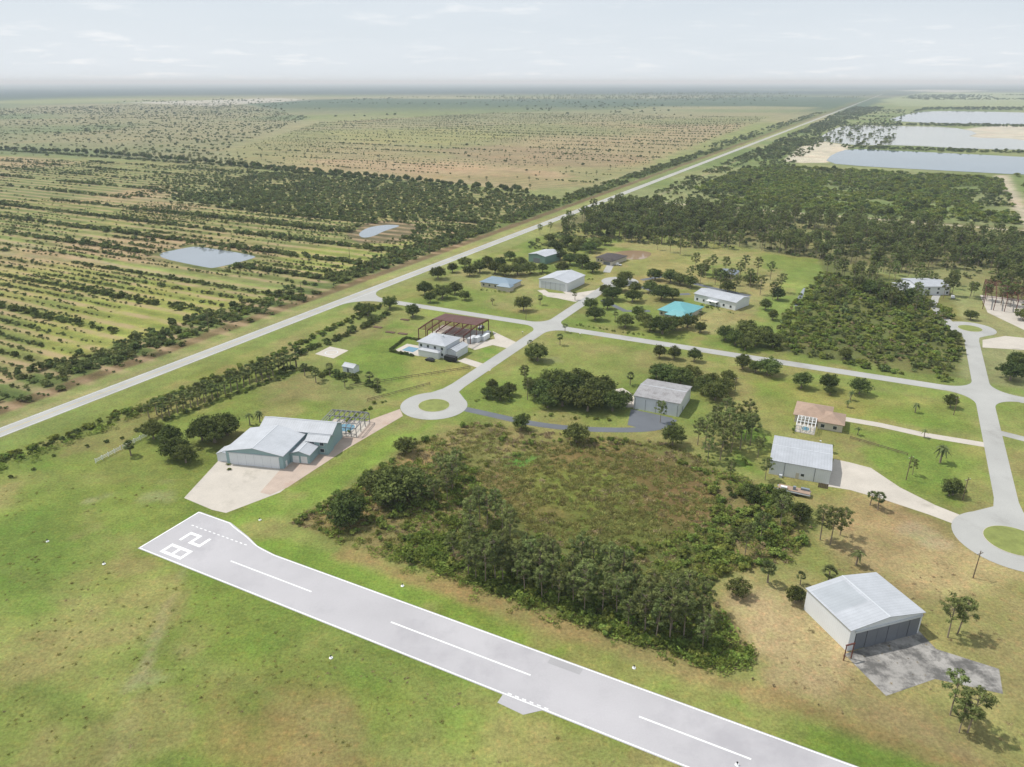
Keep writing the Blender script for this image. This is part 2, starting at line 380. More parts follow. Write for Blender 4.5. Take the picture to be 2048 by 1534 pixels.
M_tan=mat_surf('tan_shingles',C(186,160,140,.66),.9,.1,.5,4)
M_grey=mat_surf('grey_roof',C(140,150,160,.7),.7,.1,.5,4)
M_darkroof=mat_surf('dark_shingles',C(84,78,76),.9,.1,.5,4)
M_turq=mat_ribbed('turquoise_metal_roof',(.12,.35,.37),0,.8,.5,.1,.12)
M_greenw=mat_ribbed('green_siding',C(120,150,140),0,.8,.6,.05,.06)
M_cream=mat_surf('cream_wall',C(214,206,188),.85,.06)
M_pool=mat_surf('pool_water',C(120,170,192,.6),.08,.05,spec=.5)
M_cage=mat_surf('cage_frame',(.50,.52,.54),.5,.05)
M_bronze=mat_surf('cage_frame_dark',(.20,.20,.21),.5,.05)
M_wood=mat_surf('wood_pole',C(120,104,86),.9,.15)
M_black=mat_surf('black_rubber',(.02,.02,.02),.7,.1)
def mat_water(name,col,rough=.06):
    m,nt,o=newmat(name);g=N(nt,'ShaderNodeNewGeometry').outputs['Position']
    p=N(nt,'ShaderNodeBsdfPrincipled')
    c=mixc(nt,remap(nt,noise(nt,g,.01,3),.35,.65,0,1),tuple(col),tuple(np.array(col)*.85))
    nt.links.new(c,p.inputs['Base Color']);p.inputs['Roughness'].default_value=rough;p.inputs['IOR'].default_value=1.33
    b=N(nt,'ShaderNodeBump');b.inputs['Strength'].default_value=.15;b.inputs['Distance'].default_value=.05
    nt.links.new(noise(nt,g,1.2,3),b.inputs['Height']);nt.links.new(b.outputs[0],p.inputs['Normal'])
    nt.links.new(p.outputs[0],o.inputs[0]);return m
M_w1=mat_water('pond_water',C(168,176,182,.62));M_w2=mat_water('milky_lake_water',C(184,183,172,.7),.15);M_w3=mat_water('lake_water',C(124,142,154,.6));M_w4=mat_water('muddy_pond_water',C(178,150,120,.7))
# ================= roads =================
Z=.03
hw=8.4
ribbon('highway_road',[ST(sH,-100),ST(sH,9000)],hw,Z,M_asph)
for nm,ds,w,mt in (('highway_edge_line',-3.5,.16,M_white),('highway_edge_line',3.5,.16,M_white),('highway_centre_line',-.14,.12,M_yel),('highway_centre_line',.14,.12,M_yel)):
    ribbon(nm,[ST(sH+ds,-100),ST(sH+ds,2500)],w,Z+.02,mt)
def fillet(name,s,t,ds,dt,r,z,mat):
    c=np.array([s+ds*r,t+dt*r]);pts=[(s,t)]
    for i in range(11):
        a=i/10*math.pi/2
        pts.append((c[0]-ds*r*math.sin(a),c[1]-dt*r*math.cos(a)))
    P=fixup([ST(*p) for p in pts]);return flat(name,P,z,mat)
wa=6.6
ribbon('side_street',[ST(sH+hw/2-.05,tA),ST(900,tA)],wa,Z+.006,M_asph)
fillet('street_corner',sH+hw/2,tA+wa/2,1,1,17,Z+.012,M_asph);fillet('street_corner',sH+hw/2,tA-wa/2,1,-1,17,Z+.012,M_asph)
tB=toST(ctrB)[1];tB2=toST(ctrB2)[1]
ribbon('cul_de_sac_street',[ST(sB,tB+8),ST(sB,tB2-6)],wa,Z+.018,M_asph)
for dt in (1,-1):
    for ds in (1,-1):
        fillet('street_corner',sB+ds*wa/2,tA+dt*wa/2,ds,dt,9,Z+.024,M_asph)
        fillet('street_corner',sC+ds*wa/2,tA+dt*wa/2,ds,dt,11,Z+.024,M_asph)
ribbon('cul_de_sac_street',[ST(sC,toST(ctrC2)[1]+8),ST(sC,toST(ctrC1)[1]-6)],wa,Z+.018,M_asph)
M_isl=mat_surf('island_grass',C(138,146,80,.74),.95,.2,.3,2)
def culdesac(c,ro,ri):
    flat('turning_circle_road',circ(c,ro),Z+.03,M_asph)
    V=[];n=40
    for r,z in ((ri+.15,Z+.031),(ri+.15,Z+.12),(ri,Z+.13)):
        V+=[(*p,z) for p in circ(c,r,n)]
    Fc=[]
    for k in range(2): Fc+=[[k*n+i,k*n+(i+1)%n,(k+1)*n+(i+1)%n,(k+1)*n+i] for i in range(n)]
    meshobj('island_kerb',V,Fc,M_conc)
    flat('island_grass',circ(c,ri,n),Z+.128,M_isl)
RB=13.4
culdesac(ctrB,RB,6.2);culdesac(ctrB2,12,5.5);culdesac(ctrC1,12,5.6);culdesac(ctrC2,15.5,7.5)
for (cc_,RR,sg) in ((ctrB,RB,1),(ctrC2,15.5,1),(ctrC1,12,-1),(ctrB2,12,-1)):
    s0,t0=toST(cc_)
    ss=sB if abs(s0-sB)<15 else sC
    P=[ST(ss-wa/2,t0+sg*(RR+9)),ST(ss+wa/2,t0+sg*(RR+9)),ST(ss+wa/2+.6,t0+sg*(RR+3)),ST(s0+RR*.62,t0+sg*RR*.78),ST(s0-RR*.62,t0+sg*RR*.78),ST(ss-wa/2-.6,t0+sg*(RR+3))]
    flat('turning_circle_throat',fixup(P),Z+.022,M_asph)
# runway
tn,tf=tRn,tRf
rp=[ST(sR0,tn),ST(700,tn),ST(700,tf),ST(toST(G(545,1112))[0],tf),ST(toST(G(510,1095))[0],tf+.9),ST(toST(G(495,1075))[0],tf+3),ST(toST(G(470,1049))[0],tf+5.4),ST(toST(G(462,1046))[0],tf+5.9),ST(sR0+.5,tf+6)]
flat('runway',rp,Z,M_run)
def rect(name,s0,s1,t0,t1,z,mat): return flat(name,[ST(s0,t0),ST(s1,t0),ST(s1,t1),ST(s0,t1)],z,mat)
ZM=Z+.012
rect('runway_edge_line',sR0+.3,700,tn+.25,tn+.55,ZM,M_white)
rect('runway_edge_line',toST(G(545,1112))[0],700,tf-.5,tf-.2,ZM,M_white)
rect('runway_end_line',sR0+.1,sR0+.5,tn+.56,tf+5.8,ZM,M_white)
rect('runway_edge_line',sR0+.6,toST(G(462,1046))[0],tf+5.4,tf+5.7,ZM,M_white)
ribbon('runway_edge_line',smooth([ST(toST(G(462,1046))[0]+.1,tf+5.4),ST(toST(G(475,1052))[0],tf+4.4),ST(toST(G(495,1075))[0],tf+2.6),ST(toST(G(510,1095))[0],tf+.5),ST(toST(G(545,1112))[0]+.1,tf-.35)],2),.3,ZM+.005,M_white)
s=sR0+4
while s<toST(G(505,1092))[0]-1: rect('runway_dash',s,s+.9,tf-.4,tf-.1,ZM,M_white); s+=1.75
tc=(tn+tf)/2
for a,b in (((460,1123),(620,1186)),((778,1248),(1057,1357)),((1275,1440),(1500,1528))):
    sa=toST(G(*a))[0];sb=toST(G(*b))[0]
    rect('runway_centre_line',sa,sb,tc-.2,tc+.2,ZM,M_white)
for k in range(3): rect('runway_centre_line',sb+24+k*48,sb+48+k*48,tc-.2,tc+.2,ZM,M_white)
def digit(ch,s0,tl,h,w,k):
    top=s0+h
    bars=[(s0,s0+k,tl-w,tl),(s0+h/2-k/2,s0+h/2+k/2,tl-w,tl),(top-k,top,tl-w,tl)]
    if ch=='2': v=[(s0+k,s0+h/2-k/2,tl-k,tl),(s0+h/2+k/2,top-k,tl-w,tl-w+k)]
    else: v=[(s0+k,s0+h/2-k/2,tl-k,tl),(s0+k,s0+h/2-k/2,tl-w,tl-w+k),(s0+h/2+k/2,top-k,tl-k,tl),(s0+h/2+k/2,top-k,tl-w,tl-w+k)]
    V=[];Fc=[]
    for (a,b,c0,d0) in bars+v:
        i=len(V);V+=[(*ST(a,c0),ZM),(*ST(b,c0),ZM),(*ST(b,d0),ZM),(*ST(a,d0),ZM)];Fc.append([i,i+1,i+2,i+3])
    meshobj('runway_number_'+ch,V,Fc,M_white)
p8=toST(G(345,1087))
digit('8',p8[0],p8[1],8.2,4.3,.95);digit('2',p8[0],p8[1]+6.4,8.2,4.3,.95)
sa=toST(G(1003,1393))[0];sb=toST(G(1080,1428))[0]
flat('runway_stub',fixup([ST(sa,tn+.001),ST(sa,tn-2.4),ST(sb-3,tn-2.8),ST(sb,tn+.001)]),Z+.002,M_run)
for k in range(6): rect('runway_dash',sa+.8+k*1.7,sa+1.7+k*1.7,tn+.7,tn+1.0,ZM,M_white)
rect('asphalt_patch',*sorted((toST(G(1095,1325))[0],toST(G(1165,1340))[0])),tf-2.6,tf-.7,Z+.006,M_patch)
# aprons and drives
def apx(name,px,z,mat): return flat(name,fixup(GP(px)),z,mat)
apx('concrete_apron',[(368,996),(440,918),(600,905),(612,945),(560,985),(452,1026),(425,1020)],Z,M_conc)
apx('paver_driveway',[(560,940),(640,895),(690,858),(800,818),(806,832),(690,900),(575,975),(540,990),(520,985)],Z+.01,M_pink)
apx('stained_apron',[(1688,1308),(1838,1262),(1872,1298),(1998,1338),(2006,1388),(1870,1358),(1772,1392)],Z,M_stain)
apx('concrete_driveway',[(1650,972),(1668,918),(1700,925),(1742,936),(1800,975),(1870,1010),(1925,1032),(1918,1052),(1860,1030),(1770,1000),(1700,980)],Z,M_conc)
ribbon('concrete_driveway',GP([(1690,838),(1760,850),(1850,870),(1972,890)]),4.2,Z+.004,M_conc)
ribbon('asphalt_driveway',smooth(GP([(930,818),(985,830),(1050,845),(1120,855),(1200,860),(1290,860),(1330,852),(1345,838)]),3),4,Z+.005,M_dark)
apx('hangar_apron',[(1262,818),(1300,826),(1345,836),(1350,850),(1300,862),(1255,850)],Z+.01,M_dark)
apx('concrete_driveway',[(915,722),(930,716),(985,733),(980,742),(962,738)],Z+.004,M_conc)
apx('concrete_driveway',[(925,690),(990,678),(985,662),(1048,692),(1030,700),(985,690),(950,700)],Z+.004,M_conc)
apx('hangar_slab',[(838,683),(885,650),(978,664),(930,700)],Z,M_conc)
apx('helipad',[(630,708),(660,693),(697,701),(667,717)],Z,M_conc)
ribbon('concrete_driveway',GP([(1133,583),(1160,600),(1100,592),(1082,580)]),5,Z+.002,M_conc)
apx('concrete_driveway',[(1088,584),(1140,588),(1190,580),(1198,588),(1150,604),(1085,590)],Z+.008,M_conc)
ribbon('asphalt_driveway',GP([(1283,560),(1330,552),(1420,575),(1500,592)]),4,Z+.002,M_dark)
ribbon('asphalt_driveway',GP([(1280,573),(1330,590),(1380,588)]),4,Z+.012,M_dark)
ribbon('asphalt_driveway',GP([(1213,545),(1222,528),(1212,520)]),5,Z+.004,M_asph)
ribbon('asphalt_driveway',GP([(1205,600),(1250,622),(1300,622)]),3.5,Z+.002,M_dark)
apx('concrete_driveway',[(1960,590),(2060,600),(2200,650),(2200,690),(2048,660),(1975,625)],Z+.002,M_conc)
apx('concrete_driveway',[(1965,680),(2010,672),(2090,680),(2200,700),(2200,730),(2048,700),(1965,695)],Z+.002,M_conc)
ribbon('gravel_driveway',smooth(GP([(1900,645),(1870,620),(1868,600),(1875,588)]),2),4,Z+.002,M_asph)
ribbon('side_street',GP([(2040,800),(2100,812),(2200,830)]),6,Z+.03,M_asph)
ribbon('concrete_driveway',smooth(GP([(1265,815),(1255,790),(1235,778)]),2),5,Z+.008,M_conc)
ribbon('asphalt_driveway',GP([(1985,862),(2048,878),(2150,900)]),4.5,Z+.004,M_asph)
# ponds and lakes
def pond(name,px,mat,z=.05,sm=2): return flat(name,smoothc(fixup(GP(px)),sm),z,mat)
pond('pond',[(296,511),(378,494),(400,493),(512,511),(508,517),(432,536),(415,536)],M_w1)
pond('pond',[(716,466),(738,454),(775,449),(806,451),(770,461),(745,474),(722,476)],M_w1)
pond('pond',[(1222,508),(1250,500),(1300,503),(1304,510),(1285,520),(1240,518)],M_w4)
pond('drainage_ditch_water',[(1586,612),(1606,576),(1612,576),(1598,612)],M_w1,.05,1)
pond('lake',[(1648,326),(1665,308),(1700,297),(1800,302),(1930,308),(2120,318),(2200,352),(2048,350),(1900,342),(1740,334)],M_w3,.3,1)
pond('milky_lake',[(1632,279),(1660,262),(1690,250),(1790,252),(1900,254),(1960,265),(1930,275),(2050,278),(2120,300),(1960,299),(1800,290),(1700,291)],M_w2,.3,1)
pond('lake',[(1772,241),(1800,232),(1850,221),(2050,225),(2250,232),(2250,252),(1960,248),(1850,246)],M_w3,.3,1)
print('roads',time.time()-T0)
# ================= vegetation prototypes =================
def quadmesh(name,V,Q,tint,mi,mats):
    me=bpy.data.meshes.new(name);me.vertices.add(len(V));me.vertices.foreach_set('co',V.ravel().astype(np.float32))
    me.loops.add(Q.size);me.loops.foreach_set('vertex_index',Q.ravel().astype(np.int32))
    me.polygons.add(len(Q));me.polygons.foreach_set('loop_start',(np.arange(len(Q))*4).astype(np.int32))
    for m_ in mats: me.materials.append(m_)
    me.polygons.foreach_set('material_index',mi.astype(np.int32))
    me.update(calc_edges=True)
    a=me.attributes.new('tint','FLOAT','POINT');a.data.foreach_set('value',tint.astype(np.float32))
    return me
class VB:
    def __init__(s): s.V=[];s.Q=[];s.T=[];s.M=[];s.n=0
    def add(s,V,Q,T,m):
        s.V.append(V);s.Q.append(Q+s.n);s.T.append(T);s.M.append(np.full(len(Q),m));s.n+=len(V)
    def leaves(s,c,r,n,size,el=1.,tb=None,up=.3,shell=.45,flatb=0):
        c=np.array(c,float);r=np.array(r,float)*np.ones(3)
        d=rng.normal(size=(n,3));d/=np.linalg.norm(d,axis=1)[:,None]
        if flatb: d[:,2]=np.where(d[:,2]<-.2,-d[:,2]*.5,d[:,2])
        rad=rng.random(n)**shell
        P=c+d*rad[:,None]*r
        nr=d+rng.normal(size=(n,3))*.5+np.array([0,0,up]);nr/=np.linalg.norm(nr,axis=1)[:,None]
        t=rng.normal(size=(n,3));a=np.cross(nr,t);a/=np.linalg.norm(a,axis=1)[:,None];b=np.cross(nr,a)
        sz=size*(.6+.8*rng.random(n))[:,None]
        a=a*sz*el;b=b*sz/el
        V=np.stack([P-a-b*.5,P+a*.2-b,P+a+b*.4,P-a*.3+b],1).reshape(-1,3)
        tb_=rng.random() if tb is None else tb
        T=np.repeat(np.clip(tb_*.55+rng.random(n)*.35+.12*d[:,2],0,1),4)  # random tone, plus shading put into the tint: upper leaves lighter, lower darker
        s.add(V,np.arange(4*n).reshape(-1,4),T,0)
    def tube(s,pts,rad,n=6):
        pts=np.array(pts,float);k=len(pts);V=[]
        for i in range(k):
            d=pts[min(i+1,k-1)]-pts[max(i-1,0)];d/=np.linalg.norm(d)+1e-9
            a=np.cross(d,[.3,.9,.1]);a/=np.linalg.norm(a);b=np.cross(d,a)
            for j in range(n):
                t=2*math.pi*j/n;V.append(pts[i]+rad[i]*(math.cos(t)*a+math.sin(t)*b))
        Q=[[i*n+j,i*n+(j+1)%n,(i+1)*n+(j+1)%n,(i+1)*n+j] for i in range(k-1) for j in range(n)]
        s.add(np.array(V),np.array(Q),np.full(len(V),.5),1)
    def mesh(s,name,mats): return quadmesh(name,np.concatenate(s.V),np.concatenate(s.Q),np.concatenate(s.T),np.concatenate(s.M),mats)
M_bark=mat_surf('bark',C(160,144,126,.7),.95,.2,1.,6.)
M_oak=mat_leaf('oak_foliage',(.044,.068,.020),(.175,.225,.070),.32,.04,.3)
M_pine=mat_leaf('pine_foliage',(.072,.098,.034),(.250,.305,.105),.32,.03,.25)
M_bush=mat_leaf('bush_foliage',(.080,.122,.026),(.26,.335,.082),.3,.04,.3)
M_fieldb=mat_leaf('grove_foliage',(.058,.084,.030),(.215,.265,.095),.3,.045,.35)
M_palmetto=mat_leaf('palmetto_foliage',(.095,.145,.028),(.29,.39,.09),.3,.03,.3)
M_dry=mat_leaf('dry_brush_foliage',(.19,.150,.078),(.40,.33,.18),.25,.02,.3)
M_wetg=mat_leaf('marsh_grass_foliage',(.17,.185,.055),(.34,.35,.115),.4,.04,.25)
M_palm=mat_leaf('palm_foliage',(.070,.095,.035),(.25,.30,.12),.3,.03,.2)
def oak(seed,wide=1.):
    b=VB();th=.26
    b.tube([(0,0,0),(.01,0,th*.6),(.0,.02,th)],[.045,.034,.028])
    k=34;ph=rng.random()*6
    for i in range(k):
        w=1-(i+.5)/k*1.6
        rr=math.sqrt(max(0,1-w*w));an=i*2.399+ph+rng.random()*.5;f=.66+.46*rng.random()
        c=(rr*math.cos(an)*.40*wide*f,rr*math.sin(an)*.40*wide*f,.53+w*.34*f)
        if i%2==0: b.tube([(0,0,th*.9),(c[0]*.5,c[1]*.5,(th+c[2])*.5),c],[.022,.013,.006],4)
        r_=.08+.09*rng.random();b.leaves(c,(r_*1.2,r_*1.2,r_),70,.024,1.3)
    b.leaves((0,0,.50),(.30*wide,.30*wide,.24),240,.045,1.1,.12)  # core leaves fill the crown; its inner shade is put into their dark tint
    return b.mesh('oak_tree_mesh',[M_oak,M_bark])
def pine(seed):
    b=VB();lx,ly=rng.normal()*.02,rng.normal()*.02
    b.tube([(0,0,0),(lx*.5,ly*.5,.35),(lx,ly,.7),(lx*1.3,ly*1.3,.97)],[.016,.013,.010,.003],6)
    k=22+int(rng.integers(8))
    for i in range(k):
        z=.44+.54*(i/k)**.8+rng.normal()*.02;an=i*2.4+rng.random()
        f=(z-.42)/.58;rr=(.04+.20*math.sin(math.pi*min(1,max(0,f*.85+.12)))**.8)*(.5+.7*rng.random())
        c=(lx+rr*math.cos(an),ly+rr*math.sin(an),z+rr*.2)
        b.tube([(lx,ly,z-.03),(lx+rr*.6*math.cos(an),ly+rr*.6*math.sin(an),z),c],[.006,.004,.002],4)
        b.leaves(c,(.055+.03*rng.random(),.055+.03*rng.random(),.034+.014*rng.random()),44,.0175,2.0,up=.6)
    return b.mesh('pine_tree_mesh',[M_pine,M_bark])
def bush(seed,mat,k=7,n=34,sz=.13,name='bush_mesh'):
    b=VB()
    b.tube([(0,0,-.05),(.03,0,.3)],[.04,.02],4)
    for i in range(k):
        an=rng.random()*6.28;rr=.62*math.sqrt(rng.random());z=.30+.55*rng.random()*(1-rr*.6)
        b.leaves((rr*math.cos(an),rr*math.sin(an),z),(.34,.34,.28),n,sz,1.15,up=.4,flatb=1)
    return b.mesh(name,[mat,M_bark])
def palmetto(seed,mat=None):
    b=VB();n=26
    b.tube([(0,0,-.05),(0,0,.25)],[.05,.03],4)
    for i in range(n):
        an=rng.random()*6.28;el=rng.random()*1.2+.15;L=.5+.5*rng.random()
        d=np.array([math.cos(an)*math.cos(el),math.sin(an)*math.cos(el),math.sin(el)])
        c=d*L+np.array([rng.normal()*.25,rng.normal()*.25,.1])
        side=np.cross(d,[0,0,1]);side/=np.linalg.norm(side);u=np.cross(side,d)
        V=[];Q=[]
        for k in range(5):
            a=(k-2)*.5;dd=d*math.cos(a)+side*math.sin(a);w=np.cross(dd,u)*.05
            V+=[c-w*.4,c+dd*.2-w,c+dd*.40+u*-.08,c+dd*.2+w];Q.append([4*k,4*k+1,4*k+2,4*k+3])
        b.add(np.array(V),np.array(Q),np.full(len(V),rng.random()),0)
    return b.mesh('palmetto_mesh',[mat or M_palmetto,M_bark])
def palm(seed,long=False):
    b=VB();th=.72;lx=rng.normal()*.03
    b.tube([(0,0,0),(lx*.4,0,th*.5),(lx,0,th)],[.036,.028,.026],7)
    n=38 if not long else 22
    for i in range(n):
        an=i*2.4+rng.random()*.4;el=math.radians(rng.uniform(-45,75));L=(.15 if not long else .27)+.05*rng.random()
        d=np.array([math.cos(an)*math.cos(el),math.sin(an)*math.cos(el),math.sin(el)])
        side=np.cross(d,[0,0,1]);side/=np.linalg.norm(side);u=np.cross(side,d)
        o_=np.array([lx,0,th]);V=[];Q=[];T=rng.random()
        if not long:
            c=o_+d*L
            for k in range(7):
                a=(k-3)*.42;dd=d*math.cos(a)+side*math.sin(a);w=np.cross(dd,u)*.02
                V+=[c-w*.4,c+dd*.07-w,c+dd*.15-u*.03,c+dd*.07+w];Q.append([4*k,4*k+1,4*k+2,4*k+3])
        else:
            pp=[o_+d*L*t-np.array([0,0,1])*(.22*t*t) for t in np.linspace(0,1,6)]
            for k in range(5):
                w=side*.045*(1.1-abs(k-2)/3.5);i0=len(V)
                V+=[pp[k]-w,pp[k],pp[k+1],pp[k+1]-w-[0,0,.015]];Q.append([i0,i0+1,i0+2,i0+3])
                V+=[pp[k],pp[k]+w,pp[k+1]+w-[0,0,.015],pp[k+1]];Q.append([i0+4,i0+5,i0+6,i0+7])
        b.add(np.array(V),np.array(Q),np.full(len(V),T),0)
    return b.mesh('palm_tree_mesh',[M_palm,M_bark])
def tuft(seed,mat):
    b=VB();n=34
    P=rng.normal(size=(n,2))*.5;h=.15+.35*rng.random(n);an=rng.random(n)*6.28;w=.10+.08*rng.random(n)
    V=[]
    for i in range(n):
        x,y=P[i];dx,dy=math.cos(an[i])*w[i],math.sin(an[i])*w[i];tx,ty=rng.normal()*.4,rng.normal()*.4
        V+=[(x-dx,y-dy,0),(x+dx,y+dy,0),(x+tx+dx*.5,y+ty+dy*.5,h[i]),(x+tx-dx*.5,y+ty-dy*.5,h[i])]
    b.add(np.array(V),np.arange(4*n).reshape(-1,4),np.repeat(rng.random(n),4),0)
    return b.mesh('grass_tuft_mesh',[mat,M_bark])
oaks=[oak(i,w) for i,w in enumerate((1.,1.15,.9,1.25,1.05))]
pines=[pine(i) for i in range(5)]
palms=[palm(i) for i in range(3)];palmsL=[palm(i,True) for i in range(2)]
def coll(name,meshes):
    c=bpy.data.collections.new(name)
    for i,me in enumerate(meshes): c.objects.link(bpy.data.objects.new(name+'_plant',me))
    return c
CO={'grove_shrub':coll('grove_shrubs',[bush(i,M_fieldb,6,26,.16) for i in range(4)]),
 'bush':coll('bushes',[bush(i,M_bush,9,44,.11) for i in range(4)]),
 'hedge':coll('hedge_plants',[bush(i,M_oak,9,40,.12) for i in range(3)]),
 'dry':coll('dry_brush_plants',[bush(i,M_dry,6,30,.10) for i in range(3)]),
 'palmetto':coll('palmetto_plants',[palmetto(i) for i in range(4)]),
 'marsh':coll('marsh_grass_plants',[tuft(i,M_wetg) for i in range(4)]),
 'straw':coll('dry_grass_plants',[tuft(i,M_dry) for i in range(3)]),
 'oak':coll('oak_woods',oaks),'pine':coll('pine_woods',pines),'palm':coll('palm_woods',palms)}
def clear_roads(P):
    s=P@D2;t=P@D1
    k=np.abs(s-sH)>11
    k&=~((np.abs(s-sH)<24)&(t>tA+100))
    k&=~((np.abs(t-tA)<5.5)&(s>sH))
    k&=~((np.abs(s-sB)<5)&(t>tB)&(t<tB2))
    k&=~((np.abs(s-sC)<5.5)&(t>toST(ctrC2)[1])&(t<toST(ctrC1)[1]))
    k&=~((t>tRn-3.5)&(t<tRf+1)&(s>sR0-1))
    for c_,r in ((ctrB,14.5),(ctrB2,13),(ctrC1,13),(ctrC2,17)): k&=np.hypot(P[:,0]-c_[0],P[:,1]-c_[1])>r
    return k
def instancer(name,cat,P,sc,zs=None):
    P=np.array(P);sc=np.array(sc);k=clear_roads(P);P=P[k];sc=sc[k];n=len(P)
    if n==0: return
    me=bpy.data.meshes.new(name);me.vertices.add(n)
    me.vertices.foreach_set('co',np.concatenate([P,np.zeros((n,1))],1).ravel().astype(np.float32))
    zz=(.8+.4*rng.random(n)) if zs is None else zs*(.85+.3*rng.random(n))
    S=np.stack([sc,sc*(.85+.3*rng.random(n)),sc*zz],1)
    a=me.attributes.new('scl','FLOAT_VECTOR','POINT');a.data.foreach_set('vector',S.ravel().astype(np.float32))
    R=np.zeros((n,3));R[:,2]=rng.random(n)*6.28
    a=me.attributes.new('rot','FLOAT_VECTOR','POINT');a.data.foreach_set('vector',R.ravel().astype(np.float32))
    ob=bpy.data.objects.new(name,me);scene.collection.objects.link(ob)
    ng=bpy.data.node_groups.new(name,'GeometryNodeTree')
    ng.interface.new_socket('Geometry',in_out='INPUT',socket_type='NodeSocketGeometry')
    ng.interface.new_socket('Geometry',in_out='OUTPUT',socket_type='NodeSocketGeometry')
    gi=ng.nodes.new('NodeGroupInput');gout=ng.nodes.new('NodeGroupOutput')
    ip=ng.nodes.new('GeometryNodeInstanceOnPoints');ci=ng.nodes.new('GeometryNodeCollectionInfo')
    ci.inputs['Collection'].default_value=CO[cat];ci.inputs['Separate Children'].default_value=True;ci.inputs['Reset Children'].default_value=True
    ip.inputs['Pick Instance'].default_value=True
    r=ng.nodes.new('GeometryNodeInputNamedAttribute');r.data_type='FLOAT_VECTOR';r.inputs['Name'].default_value='rot'
    s_=ng.nodes.new('GeometryNodeInputNamedAttribute');s_.data_type='FLOAT_VECTOR';s_.inputs['Name'].default_value='scl'
    rv=ng.nodes.new('FunctionNodeRandomValue');rv.data_type='INT'
    rv.inputs[4].default_value=0;rv.inputs[5].default_value=len(CO[cat].objects)-1
    L=ng.links.new
    L(gi.outputs[0],ip.inputs['Points']);L(ci.outputs[0],ip.inputs['Instance'])
    L(rv.outputs[2],ip.inputs['Instance Index'])
    L(r.outputs['Attribute'],ip.inputs['Rotation']);L(s_.outputs['Attribute'],ip.inputs['Scale'])
    L(ip.outputs[0],gout.inputs[0])
    md=ob.modifiers.new('scatter','NODES');md.node_group=ng
BK={}
def put(name,cat,P,sc,zs=None):
    k=(name,cat,zs);e=BK.setdefault(k,[[],[]]);e[0].append(np.array(P));e[1].append(np.array(sc))
def wedge(P): return (np.abs(P[:,0])<P[:,1]*.82+40)&(P[:,1]>80)
def scat(name,cat,poly,dens,s0,s1,nsc=None,th=0.,avoid=(),zs=None,px=True,seed=0,pw=1.5):
    P=np.array(GP(poly) if px else poly);lo=P.min(0);hi=P.max(0)
    A=(hi-lo).prod();n=int(A*dens)
    if n<=0: return
    if n>900000: n=900000
    Q=lo+rng.random((n,2))*(hi-lo);Q=Q[wedge(Q)]
    Q=Q[inside(Q[:,0],Q[:,1],P)]
    for a in avoid: Q=Q[~inside(Q[:,0],Q[:,1],np.array(GP(a)))]
    if nsc: Q=Q[vn(Q[:,0],Q[:,1],nsc,50+seed)>th]
    put(name,cat,Q,s0+(s1-s0)*rng.random(len(Q))**pw,zs)
def line(name,cat,pts,sp,jit,s0,s1,px=True,zs=None,keep=1.):
    P=GP(pts) if px else pts;out=[]
    for a,b in zip(P[:-1],P[1:]):
        L=np.linalg.norm(b-a);k=max(1,int(L/sp))
        for i in range(k): out.append(a+(b-a)*(i+rng.random()*.6)/k+rng.normal(size=2)*jit)
    out=np.array(out);out=out[rng.random(len(out))<keep]
    put(name,cat,out,s0+(s1-s0)*rng.random(len(out)),zs)
def rows(poly,rowsp,step,th,s0,s1,nsc=45,seed=0,jit=1.,cat='grove_shrub',nm='grove_shrubs',avoid=()):
    P=np.array(GP(poly));s=P@D2;t=P@D1
    tt=np.arange(math.ceil(t.min()/rowsp)*rowsp,t.max(),rowsp);ss=np.arange(s.min(),s.max(),step)
    A,B=np.meshgrid(ss,tt);n=A.size
    A=A.ravel()+rng.normal(size=n)*jit*1.5;B=B.ravel()+rng.normal(size=n)*jit
    Q=np.stack([A*D2[0]+B*D1[0],A*D2[1]+B*D1[1]],1)
    Q=Q[wedge(Q)];Q=Q[inside(Q[:,0],Q[:,1],P)]
    for a in avoid: Q=Q[~inside(Q[:,0],Q[:,1],np.array(GP(a)))]
    v=vn(Q[:,0],Q[:,1],nsc,70+seed)*.75+.25*rng.random(len(Q))
    k=v>th;Q=Q[k];v=v[k]
    sc=s0+(s1-s0)*np.clip((v-th)/(1-th)*1.6,0,1)*(.5+.5*rng.random(len(Q)))
    put(nm,cat,Q,sc,None)
PONDS=[[(285,512),(378,486),(405,486),(525,511),(515,520),(432,543),(412,543)],[(695,470),(725,450),(790,444),(835,452),(830,470),(770,482),(710,482)]]
NL=[(-300,900),(-300,482),(250,536),(590,592),(700,565),(460,665),(0,825)]
ML=[(-300,475),(-300,390),(330,405),(700,440),(1000,440),(930,490),(700,560),(590,578),(250,524)]
rows(NL,7.5,2.8,.46,.7,2.2,50,1,.6,avoid=PONDS)
rows(NL,15,3.0,.48,1.6,4.0,70,8,.9,avoid=PONDS)
rows(NL,45,3.2,.46,1.8,4.4,80,18,1.5,avoid=PONDS,cat='hedge')
rows(ML,7.5,3.0,.49,.9,2.4,50,2,.6,avoid=PONDS)
rows(ML,15,3.4,.50,1.6,3.8,60,12,.9,avoid=PONDS)
rows(ML,45,2.6,.36,2.4,4.8,90,3,1.6,avoid=PONDS)
rows(ML,45,4,.42,2.2,4.4,90,19,1.6,avoid=PONDS,cat='hedge')
rows([(330,398),(530,345),(830,368),(1050,392),(1120,400),(1000,440),(700,440)],15,3.2,.30,2.8,4.8,60,4,1.3)
rows([(-300,390),(-300,305),(480,335),(530,345),(330,398)],15,4.5,.48,1.4,3.6,60,5,1.1)
rows([(-300,390),(-300,305),(480,335),(530,345),(330,398)],60,4,.38,2.4,4.6,60,15,1.8)
FT=[(480,330),(470,300),(640,245),(1000,225),(1540,235),(1180,372),(1050,380)]
